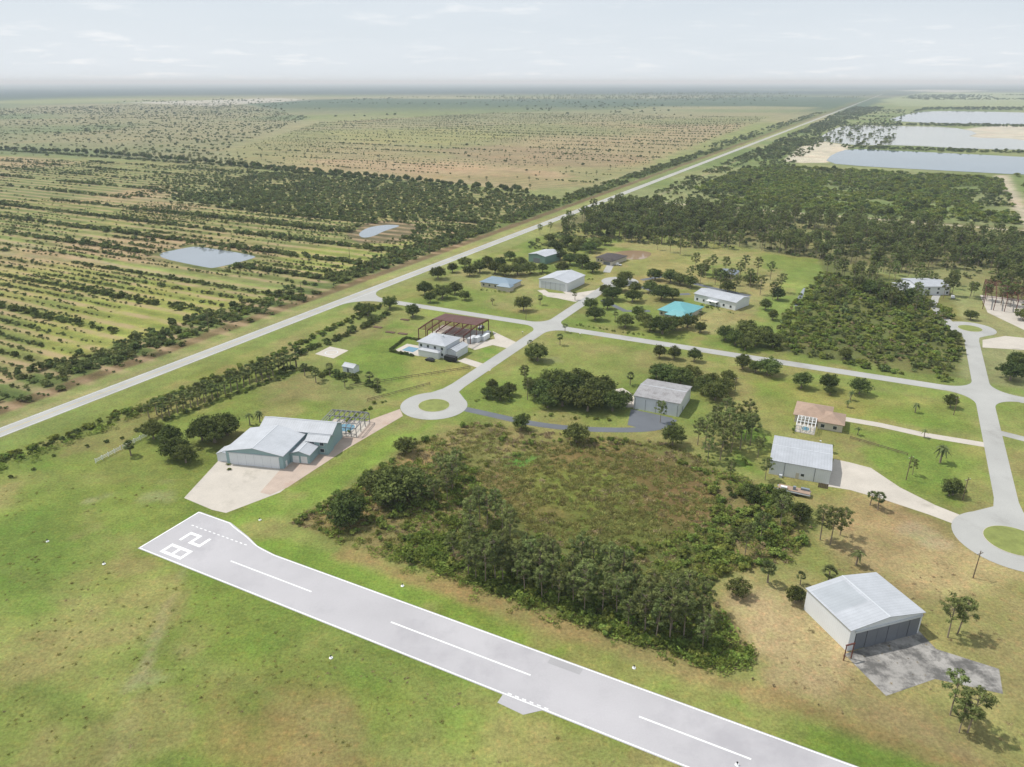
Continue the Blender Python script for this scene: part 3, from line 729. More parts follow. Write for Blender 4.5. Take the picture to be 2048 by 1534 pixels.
rows(FT,30,7,.52,1.0,2.6,120,6,1.5)
rows(FT,90,5,.40,1.6,3.8,160,16,2)
rows([(-300,300),(-300,225),(450,205),(620,235),(450,300),(480,325)],80,8,.45,1.6,4.2,160,17,4)
scat('field_palms','palm',FT,.00040,4.5,7,90,.45)
scat('distant_woods','hedge',FT,.00025,2,4,150,.48)
scat('distant_woods','hedge',[(-300,300),(-300,225),(450,205),(620,235),(450,300),(480,325)],.00028,2.5,5,200,.42)
scat('grove_shrubs','grove_shrub',[(-300,300),(-300,225),(450,205),(620,235),(450,300),(480,325)],.0009,2.2,5,150,.42)
scat('distant_woods','hedge',[(-200,228),(300,200),(1000,192),(1700,195),(1500,235),(1000,226),(620,236)],.00010,4,9,500,.5)
line('treeline','oak',[(-300,275),(0,299),(200,309),(480,332),(640,346),(830,364),(1060,386)],8,3,6,9)
line('treeline','hedge',[(-300,277),(0,301),(480,334),(830,366),(1060,388)],4,4,2.5,4.5)
line('treeline','pine',[(200,308),(480,331)],14,4,9,12)
line('treeline','oak',[(480,333),(640,352),(760,366)],12,8,6,9)
line('treeline','hedge',[(330,400),(700,440),(1000,442)],9,5,2.,4.5)
line('pond_edge_bushes','grove_shrub',[(290,512),(380,489),(515,510)],6,2,1.5,3)
line('pond_edge_bushes','grove_shrub',[(700,468),(725,448),(790,443),(835,455),(825,478)],5,2,1.5,3)
def stpoly(s0,s1,t0,t1): return [ST(s0,t0),ST(s1,t0),ST(s1,t1),ST(s0,t1)]
scat('highway_belt_bushes','grove_shrub',stpoly(sH-52,sH-27,80,1500),.06,1.5,3.8,30,.38,px=False,seed=3)
scat('highway_belt_bushes','hedge',stpoly(sH-46,sH-30,80,1500),.008,1.5,3.2,30,.42,px=False,seed=13)
scat('highway_belt_bushes','bush',stpoly(sH-44,sH-27,100,900),.05,1.0,2.6,20,.40,px=False,seed=4)
scat('highway_belt_bushes','grove_shrub',stpoly(sH-70,sH-32,1500,3500),.006,3,5,80,.4,px=False,seed=5)
scat('highway_belt_bushes','grove_shrub',stpoly(sH+30,sH+62,tA+170,1500),.03,1.5,3.6,40,.42,px=False,seed=6)
scat('highway_belt_bushes','grove_shrub',stpoly(sH+70,sH+130,tA+330,1900),.010,2,5,60,.42,px=False,seed=7)
scat('highway_belt_bushes','grove_shrub',stpoly(sH+40,sH+260,1400,4000),.002,3,6,150,.42,px=False,seed=8)
SCR=[(1385,378),(1480,340),(1560,333),(2000,358),(2045,450),(1650,425),(1450,405)]
scat('scrub_woods','bush',SCR,.034,2.2,4.6,50,.36)
scat('scrub_woods','grove_shrub',SCR,.014,2.2,4.6,50,.38,seed=9)
scat('scrub_woods','oak',SCR,.0008,6,8,80,.5)
scat('scrub_woods','bush',[(2030,352),(2300,370),(2300,480),(2110,460)],.02,3,6,60,.4)
scat('scrub_woods','grove_shrub',[(1480,320),(1560,318),(1620,285),(1650,262),(1770,215),(1700,215),(1560,280)],.008,3,6,80,.4)
scat('scrub_woods','oak',[(1480,320),(1560,318),(1620,285),(1650,262),(1770,215),(1700,215),(1560,280)],.001,6,9,80,.45)
scat('scrub_woods','hedge',[(1680,292),(1960,301),(2300,308),(2300,313),(1960,306),(1690,297)],.01,3,5)
scat('scrub_woods','hedge',[(1800,232),(1850,216),(2300,214),(2300,222),(1850,220)],.0016,5,9)
scat('scrub_woods','hedge',[(1700,250),(1850,247),(2300,253),(2300,258),(1850,252)],.005,3,6)
scat('distant_woods','hedge',[(1780,195),(1850,190),(2300,190),(2300,200),(1850,200)],.0004,6,12,400,.45)
scat('distant_woods','pine',[(900,196),(1400,186),(1750,190),(1700,200),(1400,200),(1000,203)],.00018,14,20,700,.45)
PF=[(1120,455),(1200,424),(1230,414),(1420,424),(1640,440),(2048,484),(2300,500),(2300,590),(2048,575),(1900,562),(1640,520),(1500,500),(1400,498),(1250,485),(1130,478)]
scat('pine_forest','pine',PF,.019,10,14.5,60,.33,pw=1)
scat('pine_forest','grove_shrub',PF,.02,1.2,3.,40,.4)
scat('pine_forest','oak',PF,.0020,6,9,60,.48)
scat('pine_forest','pine',[(1640,540),(1700,525),(1900,560),(2048,590),(2300,620),(2300,680),(2048,640),(1960,600),(1900,610),(1800,560),(1700,600),(1620,610)],.008,9,13,40,.4)
OL=[(1570,625),(1640,545),(1800,575),(1900,620),(1925,700),(1900,765),(1720,735),(1550,702)]
scat('overgrown_lot_bushes','bush',OL,.10,1.0,2.8,25,.35)
scat('overgrown_lot_bushes','grove_shrub',OL,.03,1.2,3.2,25,.36,seed=3)
scat('overgrown_lot_bushes','oak',OL,.0010,4,7,40,.45)
scat('overgrown_lot_bushes','dry',OL,.03,.8,1.8,20,.5)
scat('overgrown_lot_bushes','pine',[(1620,610),(1650,545),(1800,575),(1900,620),(1880,640),(1700,610)],.006,8,12)
# wild lot
scat('wild_lot_bushes','bush',WILD,.07,.8,2.2,14,.48,avoid=[WET,NORTH])
scat('wild_lot_bushes','bush',NORTH,.03,.7,1.8,12,.48)
scat('wild_lot_bushes','dry',WILD,.03,.5,1.2,12,.52,avoid=[WET],seed=2)
scat('wild_lot_palmettos','palmetto',WILD,.20,.7,1.4,14,.46,avoid=[WET,NORTH],seed=5)
scat('wild_lot_dry_grass','straw',WILD,.16,.7,1.3,12,.5,avoid=[WET],seed=7)
scat('marsh_grass','marsh',WET,.45,.6,1.4,9,.25)
scat('marsh_grass','marsh',WILD,.28,.6,1.3,14,.35,avoid=[WET])
scat('marsh_grass','straw',WET,.08,.6,1.2,9,.50)
scat('marsh_grass','palmetto',WET,.03,.5,1.,12,.55)
FRONT=[(800,1118),(830,1070),(960,1080),(1100,1130),(1250,1185),(1400,1210),(1500,1300),(1505,1335),(1430,1340),(1250,1280),(1000,1190)]
scat('palmetto_thicket','palmetto',FRONT,.55,.8,1.7,14,.30)
scat('palmetto_thicket','bush',FRONT,.14,.9,2.3,12,.38)
scat('palmetto_thicket','dry',FRONT,.03,.7,1.3,10,.5,seed=4)
EAST=[(1400,960),(1560,985),(1625,1045),(1580,1125),(1440,1150),(1380,1100),(1440,1010)]
scat('wild_lot_bushes','bush',EAST,.16,1.0,2.6,14,.34)
scat('wild_lot_bushes','hedge',EAST,.02,1.2,2.4,12,.45)
scat('wild_lot_bushes','bush',[(820,1000),(960,1060),(1060,1075),(1000,1120),(830,1080),(760,1040)],.08,.9,2.2,10,.42)
scat('wild_lot_dry_grass','dry',[(600,1040),(700,985),(850,900),(900,905),(870,950),(800,1020),(700,1070)],.09,.4,1.0,8,.42)
scat('wild_lot_dry_grass','dry',[(1240,1262),(1500,1345),(1720,1440),(1720,1450),(1480,1352),(1240,1275)],.12,.3,.7,8,.4)
line('wild_lot_bushes','bush',[(590,1042),(700,978),(790,915)],3.2,1.2,1.,2.2)
line('palmetto_thicket','palmetto',[(640,1060),(800,1128),(1000,1196),(1250,1284),(1430,1342),(1500,1342)],1.6,1.3,.5,1.3)
# weeds in the lawns and the foreground field
scat('field_weeds','marsh',[(-200,1100),(300,1110),(1350,1540),(1300,1700),(-300,1700)],.07,.2,.5,12,.5)
scat('field_weeds','marsh',[(-200,950),(200,945),(420,1020),(270,1090),(-200,1090)],.04,.2,.55,12,.5)
scat('field_weeds','straw',[(-200,1100),(300,1110),(1350,1540),(1300,1700),(-300,1700)],.05,.2,.4,12,.55,seed=6)
scat('field_weeds','straw',[(1450,1150),(2000,1110),(2100,1600),(1560,1400)],.06,.2,.5,14,.45)
# hedges of the western lots
line('boundary_hedge','hedge',[(-100,965),(0,928),(120,884),(310,812),(440,762),(560,712),(640,672),(700,645),(765,612)],2.6,.8,1.0,1.9)
line('boundary_hedge','bush',[(-100,958),(0,921),(310,805),(560,706),(640,668),(760,610)],1.5,1.2,1.0,2.1)
line('boundary_hedge','palmetto',[(-100,972),(0,936),(310,820),(560,720)],1.5,1.4,.8,1.7)
line('boundary_hedge','hedge',[(0,962),(150,905),(300,855),(440,800),(590,748)],6,1.2,.8,1.7)
line('boundary_hedge','bush',[(300,852),(440,798),(590,746)],3,1.2,.7,1.5)
line('boundary_hedge','hedge',[(590,712),(700,668),(780,628)],2.6,.8,2.0,3.2)
line('boundary_hedge','hedge',[(560,748),(620,740),(700,755),(770,785)],2.6,1.0,1.4,2.8)
line('boundary_hedge','bush',[(690,845),(720,825),(760,808),(785,800)],2,1.,.6,1.4)
line('pool_hedge','hedge',[(782,700),(812,676),(842,682)],1.,.1,1.1,1.3)
line('pool_hedge','hedge',[(780,703),(828,713)],1.,.1,1.1,1.3)
line('garden_bushes','bush',[(1580,700),(1600,640),(1640,560)],3,1.5,1,2.5)
line('garden_bushes','hedge',[(1380,475),(1500,490),(1640,515)],6,3,1.2,3)
for gp in ([(455,940),(470,900)],[(1590,870),(1586,850)],[(960,580),(1030,586)],[(1312,640),(1380,645)],[(1390,610),(1470,628)],[(640,885),(700,862)],[(1150,650),(1290,672)],[(940,800),(1030,800)],[(1050,830),(1240,842)],[(1300,755),(1440,770)],[(1390,910),(1520,930)],[(1050,545),(1190,560)]): line('garden_bushes','bush',gp,2.2,1.,.5,1.2)
for (nm,cat,zs),e in BK.items():
    instancer(nm,cat,np.concatenate(e[0]),np.concatenate(e[1]),zs)
# ------- individual trees
def tree(name,meshes,u,v,h,w=1.):
    ob=bpy.data.objects.new(name,random.choice(meshes));scene.collection.objects.link(ob)
    p=G(u,v);ob.location=(p[0],p[1],0);ob.scale=(h*w,h*w*random.uniform(.9,1.1),h);ob.rotation_euler[2]=random.uniform(0,6.28)
for u,v,h,w in [(1085,800,9,1.3),(1125,812,10,1.3),(1175,822,10,1.3),(1225,822,9,1.2),(1245,812,7,1.2),(1110,780,10,1.3),(1160,785,11,1.3),(1205,795,10,1.3),(1070,790,8,1.2),(1075,722,9,1.3),(1062,718,6,1.2),(1140,800,12,1.3),(1190,808,11,1.3),(1095,815,7,1.3),
  (1330,765,9,1.3),(1360,772,9,1.3),(1312,757,7,1.2),(1405,785,8,1.2),(1430,800,8,1.2),(1420,775,7,1.2),(1000,800,6.5,1.2),(975,795,5,1.2),(1018,790,6,1.1),(985,780,5,1.2),
  (430,885,11,1.25),(455,870,9,1.2),(405,880,9,1.2),(350,915,8,1.2),(372,925,7,1.2),(345,890,8,1.2),(308,878,8,1.1),(800,1005,13,1.1),(770,992,10,1.2),(825,990,10,1.1),(700,1042,10,1.1),(745,975,6,1.2),(812,905,6,1.2),(690,1050,7,1.2),(780,1010,9,1.2),
  (1152,885,8,1.2),(1042,860,7,1.1),(1345,890,9,1.),(850,590,9,1.2),(885,597,9,1.3),(876,558,9,1.1),(780,617,8,1.2),(826,634,8,1.2),(736,632,8,1.1),(722,628,7,1.2),(1047,622,9.5,1.2),(910,588,8,1.2),
  (1190,640,8,1.3),(1250,655,8,1.3),(1290,650,7,1.3),(1325,668,10,1.3),(1375,655,8,1.2),(1300,662,7,1.3),(1450,680,8,1.2),(1510,692,10,1.3),(1492,675,10,1.3),(1528,680,8,1.3),(1470,690,8,1.2),(1322,600,10,1.3),(1240,582,9,1.3),(1225,600,9,1.3),(1265,604,8,1.3),(1210,590,7,1.3),(1250,565,8,1.3),
  (1318,716,7,1.),(1348,719,7,1.),(1388,723,7,1.),(1485,738,7.5,1.2),(1535,750,8.5,1.3),(1602,776,7.5,1.2),(1655,780,7.5,1.2),(1718,788,7.5,1.2),(1510,745,6,1.2),(1905,990,6,1.),(1898,992,5,1.),(1590,1205,5,1.1),(1475,1190,5,1.1),(1660,790,4,1.),
  (960,545,9,1.3),(990,548,9,1.3),(1010,552,9,1.3),(1035,550,9,1.3),(1060,548,9,1.3),(940,552,8,1.3),(975,533,8,1.3),(1000,535,8,1.3),(1040,535,8,1.3),(1110,500,8,1.4),(1135,492,9,1.4),(1160,498,9,1.4),(1180,505,9,1.4),(1140,530,9,1.3),(1165,535,10,1.3),(1190,498,9,1.3),(1120,520,8,1.3),(1148,510,9,1.3),(1340,565,9,1.3),(1360,570,8,1.3),(1310,560,8,1.3),
  (1900,815,6,1.1),(2020,760,9,1.2),(2040,745,9,1.2),(1770,600,8,1.2),(1740,585,8,1.2),(1790,610,8,1.2),(1560,1010,6,1.1),(1600,1040,6,1.1),(1500,1000,6,1.1),(2030,735,8,1.2),(2045,640,7,1.2),(645,760,4,.7),(1440,560,8,1.3),(1500,570,8,1.3),(1530,620,7,1.2),(1405,548,8,1.2),
  (930,535,8,1.3),(905,545,7,1.2),(1020,520,7,1.3),(1085,545,7,1.2),(1125,545,8,1.3),(1185,545,8,1.3),(1215,618,7,1.2),(1180,618,7,1.2),(1275,635,7,1.3),(1350,660,8,1.3),(1400,665,6,1.2),(1345,600,8,1.3),(1300,585,8,1.3),(1270,585,7,1.3),(1380,575,8,1.3),(1455,585,8,1.2),(1545,640,6,1.2),(1555,600,8,1.2),(1210,490,8,1.3),(1100,485,8,1.3),(860,605,7,1.2),(930,600,6,1.1),(1490,700,7,1.2),(1545,695,8,1.2),(1380,760,7,1.2),(1445,785,7,1.2),(1455,765,6,1.2),(1940,640,6,1.2),(1820,600,8,1.2)]:
    tree('oak_tree',oaks,u,v,h,w)
for u,v,h in [(880,975,12),(905,985,13),(915,960,11),(960,1040,11),(975,1050,10),(990,1030,9),(1055,800,10),(1050,770,9),(1320,845,9),(1480,900,13),(1500,890,12),(1455,880,12),(1410,900,13),(1440,920,12),(1395,890,10),(1515,915,8),(1430,860,10),(1470,870,12),(1450,850,11),(1495,860,12),(1462,905,12),(1425,885,12),(1445,895,11),(1490,880,11),(1415,925,9),
  (1895,1275,11),(1915,1268,10.5),(1900,1430,11),(1935,1465,11),(1918,1465,8),(1660,1090,12),(1640,1080,11),(1680,1070,9),(1825,950,6),(1530,960,8),(1460,960,7),(940,1060,11),(895,1000,10),(870,1010,9),(1005,1060,10),(1020,1085,11),(1560,1050,10),(1520,1080,9),(1490,1110,10),
  (1560,585,12),(1520,590,12),(1500,575,12),(1480,560,12),(1450,548,12),(1430,570,11),(1540,560,12),(1410,555,12),(1400,570,11),(1390,540,12),(1470,585,11),(1545,600,11),(1340,505,11),(1360,510,12),(1315,500,9),(1080,470,9),(1100,465,9),(1440,580,12),(1490,545,12),(1515,550,12),(1460,570,11),(1380,565,11),(1425,545,12)]:
    tree('pine_tree',pines,u,v,h)
Pb=np.array(GP([(900,1110),(1080,1130),(1230,1165),(1400,1215),(1440,1290),(1400,1310),(1250,1262),(1050,1190),(930,1160)]))
lo,hi=Pb.min(0),Pb.max(0);pts=[]
while len(pts)<62:
    q=lo+rng.random(2)*(hi-lo)
    if inside(np.array([q[0]]),np.array([q[1]]),Pb)[0] and all(np.hypot(*(q-p_))>2.6 for p_ in pts): pts.append(q)
for q in pts:
    ob=bpy.data.objects.new('pine_tree',random.choice(pines));scene.collection.objects.link(ob)
    h=random.uniform(8.5,13.5);ob.location=(q[0],q[1],0);ob.scale=(h*.92,h*.92,h);ob.rotation_euler[2]=random.uniform(0,6.28)
for u,v,h in [(262,912,6),(262,908,4),(1755,1020,6),(1740,1010,5),(1655,1170,6),(1535,1165,6.5),(1260,770,6),(1345,715,4),(985,610,4),(935,595,4),(1080,610,6),(1600,1170,4),(1130,665,5),(1120,690,6),(1060,700,5),(520,750,6),(575,735,6),(632,765,6),(690,775,5),(540,760,5),(610,752,6),(660,752,6),(740,770,6),(755,778,5),(1230,640,5),(1400,640,5),(1150,600,5),(1280,600,5)]:
    tree('sabal_palm_tree',palms,u,v,h,1.1)
for u,v,h in [(1880,925,8),(1790,1215,6),(1712,1130,6),(1810,1225,5),(650,880,7),(640,870,6),(520,845,6),(500,850,6),(1700,800,5),(1830,825,5),(1660,905,4),(1695,815,4),(1715,870,4),(1848,875,4)]:
    tree('coconut_palm_tree',palmsL,u,v,h,1.2)
a,b=G(302,838),G(582,730)
for k in range(22):
    for off in (-1.5,4.):
        p=a+(b-a)*(k+.25*random.random()+(.5 if off>0 else 0))/22
        q=p+D2*off
        ob=bpy.data.objects.new('palm_tree',random.choice(palms));scene.collection.objects.link(ob)
        h=random.uniform(5.8,7.4);ob.location=(q[0],q[1],0);ob.scale=(h*1.05,h*1.05,h);ob.rotation_euler[2]=random.uniform(0,6.28)
print('veg',time.time()-T0)
# ================= buildings =================
def frame(P0,P1,P3=None,name='building'):
    a=G(*P0);b=G(*P1);W=np.linalg.norm(b-a);rz=math.atan2(b[1]-a[1],b[0]-a[0])
    D=None
    if P3: 
        d=G(*P3)-a;D=abs(float(np.dot(d,[-math.sin(rz),math.cos(rz)])))
    e=empty(name,a,rz,.0)
    return e,W,D
def box(par,name,x0,x1,y0,y1,z0,z1,mat):
    V=[(x,y,z) for z in (z0,z1) for y in (y0,y1) for x in (x0,x1)]
    Fc=[[0,2,3,1],[4,5,7,6],[0,1,5,4],[2,6,7,3],[0,4,6,2],[1,3,7,5]]
    return meshobj(name,V,Fc,mat,par)
def gable(par,x0,x1,y0,y1,H,rise,ax,wall,roof,oh=.4,z0=.0,nm=''):
    th=.16
    def pt(a,b,z): return (a,b,z) if ax=='y' else (b,a,z)
    a0,a1,b0,b1=(x0,x1,y0,y1) if ax=='y' else (y0,y1,x0,x1)
    am=(a0+a1)/2
    V=[pt(a,b,z) for b in (b0,b1) for a,z in ((a0,z0),(a1,z0),(a1,H),(am,H+rise),(a0,H))]
    Fc=[[0,1,2,3,4],[9,8,7,6,5],[0,4,9,5],[1,6,7,2]]
    if ax=='x': Fc=[f[::-1] for f in Fc]
    meshobj(nm+'walls',V,Fc,wall,par)
    sl=rise/((a1-a0)/2);zE=H-oh*sl+.04;zR=H+rise+.04
    V=[pt(a,b,z) for b in (b0-oh,b1+oh) for a,z in ((a0-oh,zE),(am,zR),(a1+oh,zE),(a1+oh,zE+th),(am,zR+th),(a0-oh,zE+th))]
    Fc=[[0,1,4,5],[1,2,3,4],[11,10,7,6],[10,9,8,7],[0,6,7,1],[1,7,8,2],[2,8,9,3],[3,9,10,4],[4,10,11,5],[5,11,6,0]]
    if ax=='x': Fc=[f[::-1] for f in Fc]
    meshobj(nm+'roof',V,Fc,roof,par)
    if ax=='y':
        box(par,nm+'ridge_cap',am-.18,am+.18,b0-oh-.01,b1+oh+.01,zR+th-.03,zR+th+.05,M_cage)
    else:
        box(par,nm+'ridge_cap',b0-oh-.01,b1+oh+.01,am-.18,am+.18,zR+th-.03,zR+th+.05,M_cage)
def hip(par,x0,x1,y0,y1,H,rise,wall,roof,oh=.6,nm=''):
    V=[(x,y,z) for z in (0,H) for x,y in ((x0,y0),(x1,y0),(x1,y1),(x0,y1))]
    meshobj(nm+'walls',V,[[0,1,5,4],[1,2,6,5],[2,3,7,6],[3,0,4,7]],wall,par)
    X0,X1,Y0,Y1=x0-oh,x1+oh,y0-oh,y1+oh;i=min(X1-X0,Y1-Y0)/2
    if X1-X0>=Y1-Y0: r=[(X0+i,(Y0+Y1)/2),(X1-i,(Y0+Y1)/2)]
    else: r=[((X0+X1)/2,Y0+i),((X0+X1)/2,Y1-i)]
    V=[(X0,Y0,H+.02),(X1,Y0,H+.02),(X1,Y1,H+.02),(X0,Y1,H+.02),(X0,Y0,H+.2),(X1,Y0,H+.2),(X1,Y1,H+.2),(X0,Y1,H+.2),(*r[0],H+.2+rise),(*r[1],H+.2+rise)]
    Fc=[[3,2,1,0],[0,1,5,4],[1,2,6,5],[2,3,7,6],[3,0,4,7]]
    if X1-X0>=Y1-Y0: Fc+=[[4,5,9,8],[5,6,9],[6,7,8,9],[7,4,8]]
    else: Fc+=[[4,5,8],[5,6,9,8],[6,7,9],[7,4,8,9]]
    meshobj(nm+'roof',V,Fc,roof,par)
def wins(par,W,z0,z1,xs_,w=1.2,y=0,mat=None):
    for k,x in enumerate(xs_):
        box(par,'window_frame',x-w/2-.1,x+w/2+.1,y-.05,y-.001,z0-.1,z1+.1,M_white)
        box(par,'window_%d'%k,x-w/2,x+w/2,y-.09,y-.052,z0,z1,mat or M_glass)
def cage(par,x0,x1,y0,y1,H,mat,n=5,pool=True,oh=1.5,m_=.26,w=.09):
    def bar(a,b):
        a=np.array(a,float);b=np.array(b,float);d=b-a;L=np.linalg.norm(d);d/=L
        u=np.cross(d,[0,0,1]);
        if np.linalg.norm(u)<.1: u=np.array([1.,0,0])
        u/=np.linalg.norm(u);v=np.cross(d,u)
        i=len(V)
        for p in (a,b):
            for su,sv in ((-1,-1),(1,-1),(1,1),(-1,1)): V.append(p+u*w*su+v*w*sv)
        Fc.extend([[i,i+1,i+5,i+4],[i+1,i+2,i+6,i+5],[i+2,i+3,i+7,i+6],[i+3,i,i+4,i+7]])
    V=[];Fc=[]
    X=np.linspace(x0,x1,n+1);ym=(y0+y1)/2
    for x in X:
        bar((x,y0,0),(x,y0,H));bar((x,y1,0),(x,y1,H));bar((x,y0,H),(x,y0+oh,H+1.1));bar((x,y0+oh,H+1.1),(x,y1-oh,H+1.1));bar((x,y1-oh,H+1.1),(x,y1,H))
    for y,z in ((y0,H),(y1,H),(y0+oh,H+1.1),(y1-oh,H+1.1),(ym,H+1.1),(y0,1.2),(y1,1.2)): bar((x0,y,z),(x1,y,z))
    for y in np.linspace(y0,y1,4)[1:3]:
        for x in (x0,x1): bar((x,y,0),(x,y,H))
    for x in (x0,x1): bar((x,y0,H),(x,y1,H))
    meshobj('screen_frame',V,Fc,mat,par)
    box(par,'pool_deck',x0-.2,x1+.2,y0-.2,y1+.2,.045,.12,M_conc)
    if pool:
        xa,xb,ya,yb=x0+(x1-x0)*m_,x1-(x1-x0)*m_,y0+(y1-y0)*m_,y1-(y1-y0)*m_
        c_=smoothc([(xa,ya),(xb,ya),(xb,yb),(xa,yb)],3)
        meshobj('pool',[(p[0],p[1],.135) for p in c_],[list(range(len(c_)))],M_pool,par)
# 1. hangar home, west
e,W,D=frame((455,927),(568,938),name='hangar_house')
gable(e,0,W,0,17,5.0,1.9,'y',M_teal,M_roofy,.6,nm='hangar_')
box(e,'hangar_door',1.2,W-1.4,-.12,-.001,0,4.3,M_wht)
for k in range(1,6): box(e,'door_seam_%d'%k,1.2+(W-2.6)*k/6-.05,1.2+(W-2.6)*k/6+.05,-.15,-.121,0,4.3,M_cage)
box(e,'door_track',.8,W-1,-.2,-.001,4.32,4.6,M_cage)
gable(e,W+.01,W+7,5,17,3.4,1.1,'y',M_teal,M_roofy,.5,nm='garage_')
for k in range(2): box(e,'garage_door_%d'%k,W+.9+k*3,W+3.2+k*3,4.9,4.999,0,2.6,M_white)
gable(e,4,W+10,17.01,26,5.8,2.0,'x',M_teal,M_roofx,.6,nm='house_')
gable(e,W+3,W+10.5,12,16.95,5.0,1.2,'x',M_teal,M_roofx,.5,nm='wing_')
wins(e,W,1,2.2,(W+5,W+8.5),1.4,12);wins(e,W,3.5,4.6,(W+5,W+8.5),1.4,12)
gable(e,-4.2,-.02,1,6,2.8,.8,'y',M_wht,M_roofy,.2,nm='shed_')
cage(e,W+1,W+15,26.8,40,3.6,M_bronze,7,w=.11)
box(e,'side_door',W+.001,W+.06,1.5,2.6,0,2.1,M_white)
# 2. white house with pool
e,W,D=frame((838,707),(890,717),(868,690),name='white_house')
hip(e,0,W,0,D,6,2.,M_whty,M_roofx,.7)
wins(e,W,1,2.3,np.linspace(1.5,W-1.5,4),1.2);wins(e,W,3.9,5.2,np.linspace(1.5,W-1.5,4),1.2)
gable(e,W+.01,W+5,2,D-1,3.6,1,'y',M_whty,M_roofy,.4,nm='annex_');hip(e,1.5,W-2,-2.6,-.02,3,.8,M_whty,M_roofx,.3,nm='porch_')
box(e,'chimney',W*.6,W*.6+.8,D*.5,D*.5+.8,6.5,8.6,M_whty)
e=empty('swimming_pool',G(800,700),math.atan2(D2[1],D2[0]))
box(e,'deck',-2,13,-3,9,.04,.1,M_conc);box(e,'water',1,7.5,0,6,.101,.13,M_pool)
M_redroof=mat_surf('primer_red_decking',C(118,82,76,.6),.7,.1)
def steel(name,P0,P1,P3,H,nx_,ny_,mat=M_red,roofpan=True,ri=1.6):
    e,W,D=frame(P0,P1,P3,name);V=[];Fc=[]
    def bx(x0,x1,y0,y1,z0,z1):
        i=len(V);V.extend([(x,y,z) for z in (z0,z1) for y in (y0,y1) for x in (x0,x1)])
        Fc.extend([[a+i for a in f] for f in ([0,2,3,1],[4,5,7,6],[0,1,5,4],[2,6,7,3],[0,4,6,2],[1,3,7,5])])
    for i in range(nx_+1):
        x=W*i/nx_
        for y in (0,D): bx(x-.18,x+.18,y-.18,y+.18,0,H)
    for j in range(1,ny_):
        for x in (0,W): bx(x-.15,x+.15,D*j/ny_-.15,D*j/ny_+.15,0,H+ri*(1-abs(j/ny_-.5)*2))
    meshobj('columns',V,Fc,mat,e)
    V=[];Fc=[]
    def beam(a,b,w,h):
        a=np.array(a,float);b=np.array(b,float);d=b-a;d/=np.linalg.norm(d);u=np.cross(d,[0,0,1]);u/=np.linalg.norm(u);v=np.cross(u,d);i=len(V)
        for p in (a,b):
            for su,sv in ((-1,-1),(1,-1),(1,1),(-1,1)): V.append(p+u*w/2*su+v*h/2*sv)
        Fc.extend([[i,i+1,i+5,i+4],[i+1,i+2,i+6,i+5],[i+2,i+3,i+7,i+6],[i+3,i,i+4,i+7]])
    for i in range(nx_+1):
        x=W*i/nx_;beam((x,0,H),(x,D/2,H+ri),.3,.6);beam((x,D/2,H+ri),(x,D,H),.3,.6)
    np_=9
    for j in range(2*np_+1):
        f=j/np_-1;beam((0,D/2+f*D/2,H+ri*(1-abs(f))+.35),(W,D/2+f*D/2,H+ri*(1-abs(f))+.35),.26,.2)
    meshobj('rafters_and_purlins',V,Fc,mat,e)
    if roofpan:
        V=[];F2=[]
        for a_,b_ in ((.5,1.),):
            for k in range(nx_):
                i=len(V);x0=W*k/nx_+.1;x1=W*(k+1)/nx_-.1
                za=H+ri*(1-abs(a_-.5)*2)+.5;zb=H+ri*(1-abs(b_-.5)*2)+.5
                V+=[(x0,D*a_,za),(x1,D*a_,za),(x1,D*b_,zb),(x0,D*b_,zb)];F2.append([i,i+1,i+2,i+3])
        meshobj('roof_decking',V,F2,M_redroof,e)
    return e
steel('steel_frame_hangar',(838,683),(928,697),(886,651),6.5,5,4,ri=.8)
steel('steel_frame_hangar',(1965,618),(2075,632),(1978,583),7,5,4,roofpan=False)
for (u,v) in ((942,688),(955,686),(968,683)):
    e=empty('storage_container',G(u,v),math.atan2(D1[1],D1[0]));box(e,'body',0,6,0,2.4,.15,2.6,M_wht);box(e,'base_rail',.1,5.9,.1,2.3,.0,.149,M_drk)
    box(e,'doors',-.04,-.001,.2,2.2,.3,2.5,M_cage)
# 3. upper lots
e,W,D=frame((1078,575),(1134,584),(1101,557),name='grey_hangar')
gable(e,0,W,0,D,5.5,2,'y',M_wht,M_roofy,.5);box(e,'hangar_door',1.5,W-1.5,-.1,-.001,0,4.6,M_cage)
for k in range(1,5): box(e,'door_seam',1.5+(W-3)*k/5-.06,1.5+(W-3)*k/5+.06,-.14,-.101,0,4.6,M_drk)
e,W,D=frame((962,573),(1020,581),(982,562),name='blue_roof_house')
M_bluer=mat_ribbed('blue_metal_roof',C(148,170,186,.62),0,.8,.45,.05,.06)
hip(e,0,W,0,D,3,2.4,M_cream,M_bluer,.8);wins(e,W,.9,2.2,np.linspace(2,W-2,5));hip(e,W-7,W+2,-4,1,2.9,1.6,M_cream,M_bluer,.5,nm='garage_')
e,W,D=frame((1057,523),(1090,529),(1079,512),name='green_workshop')
gable(e,0,W,0,D,5.5,1.2,'y',M_greenw,M_roofy,.3);box(e,'roller_door',W*.3,W*.7,-.08,-.001,0,3.6,M_drk)
e,W,D=frame((1192,523),(1230,529),(1205,513),name='brown_house')
hip(e,0,W,0,D,3,2.4,M_cream,M_darkroof,.8);hip(e,W*.5,W,-5,0,2.9,1.8,M_cream,M_darkroof,.5,nm='garage_');wins(e,W,.9,2.1,(2,4.5));box(e,'garage_door',W*.58,W*.92,-5.08,-5.001,0,2.3,M_drk)
e,W,D=frame((1318,630),(1372,641),(1335,611),name='turquoise_roof_house')
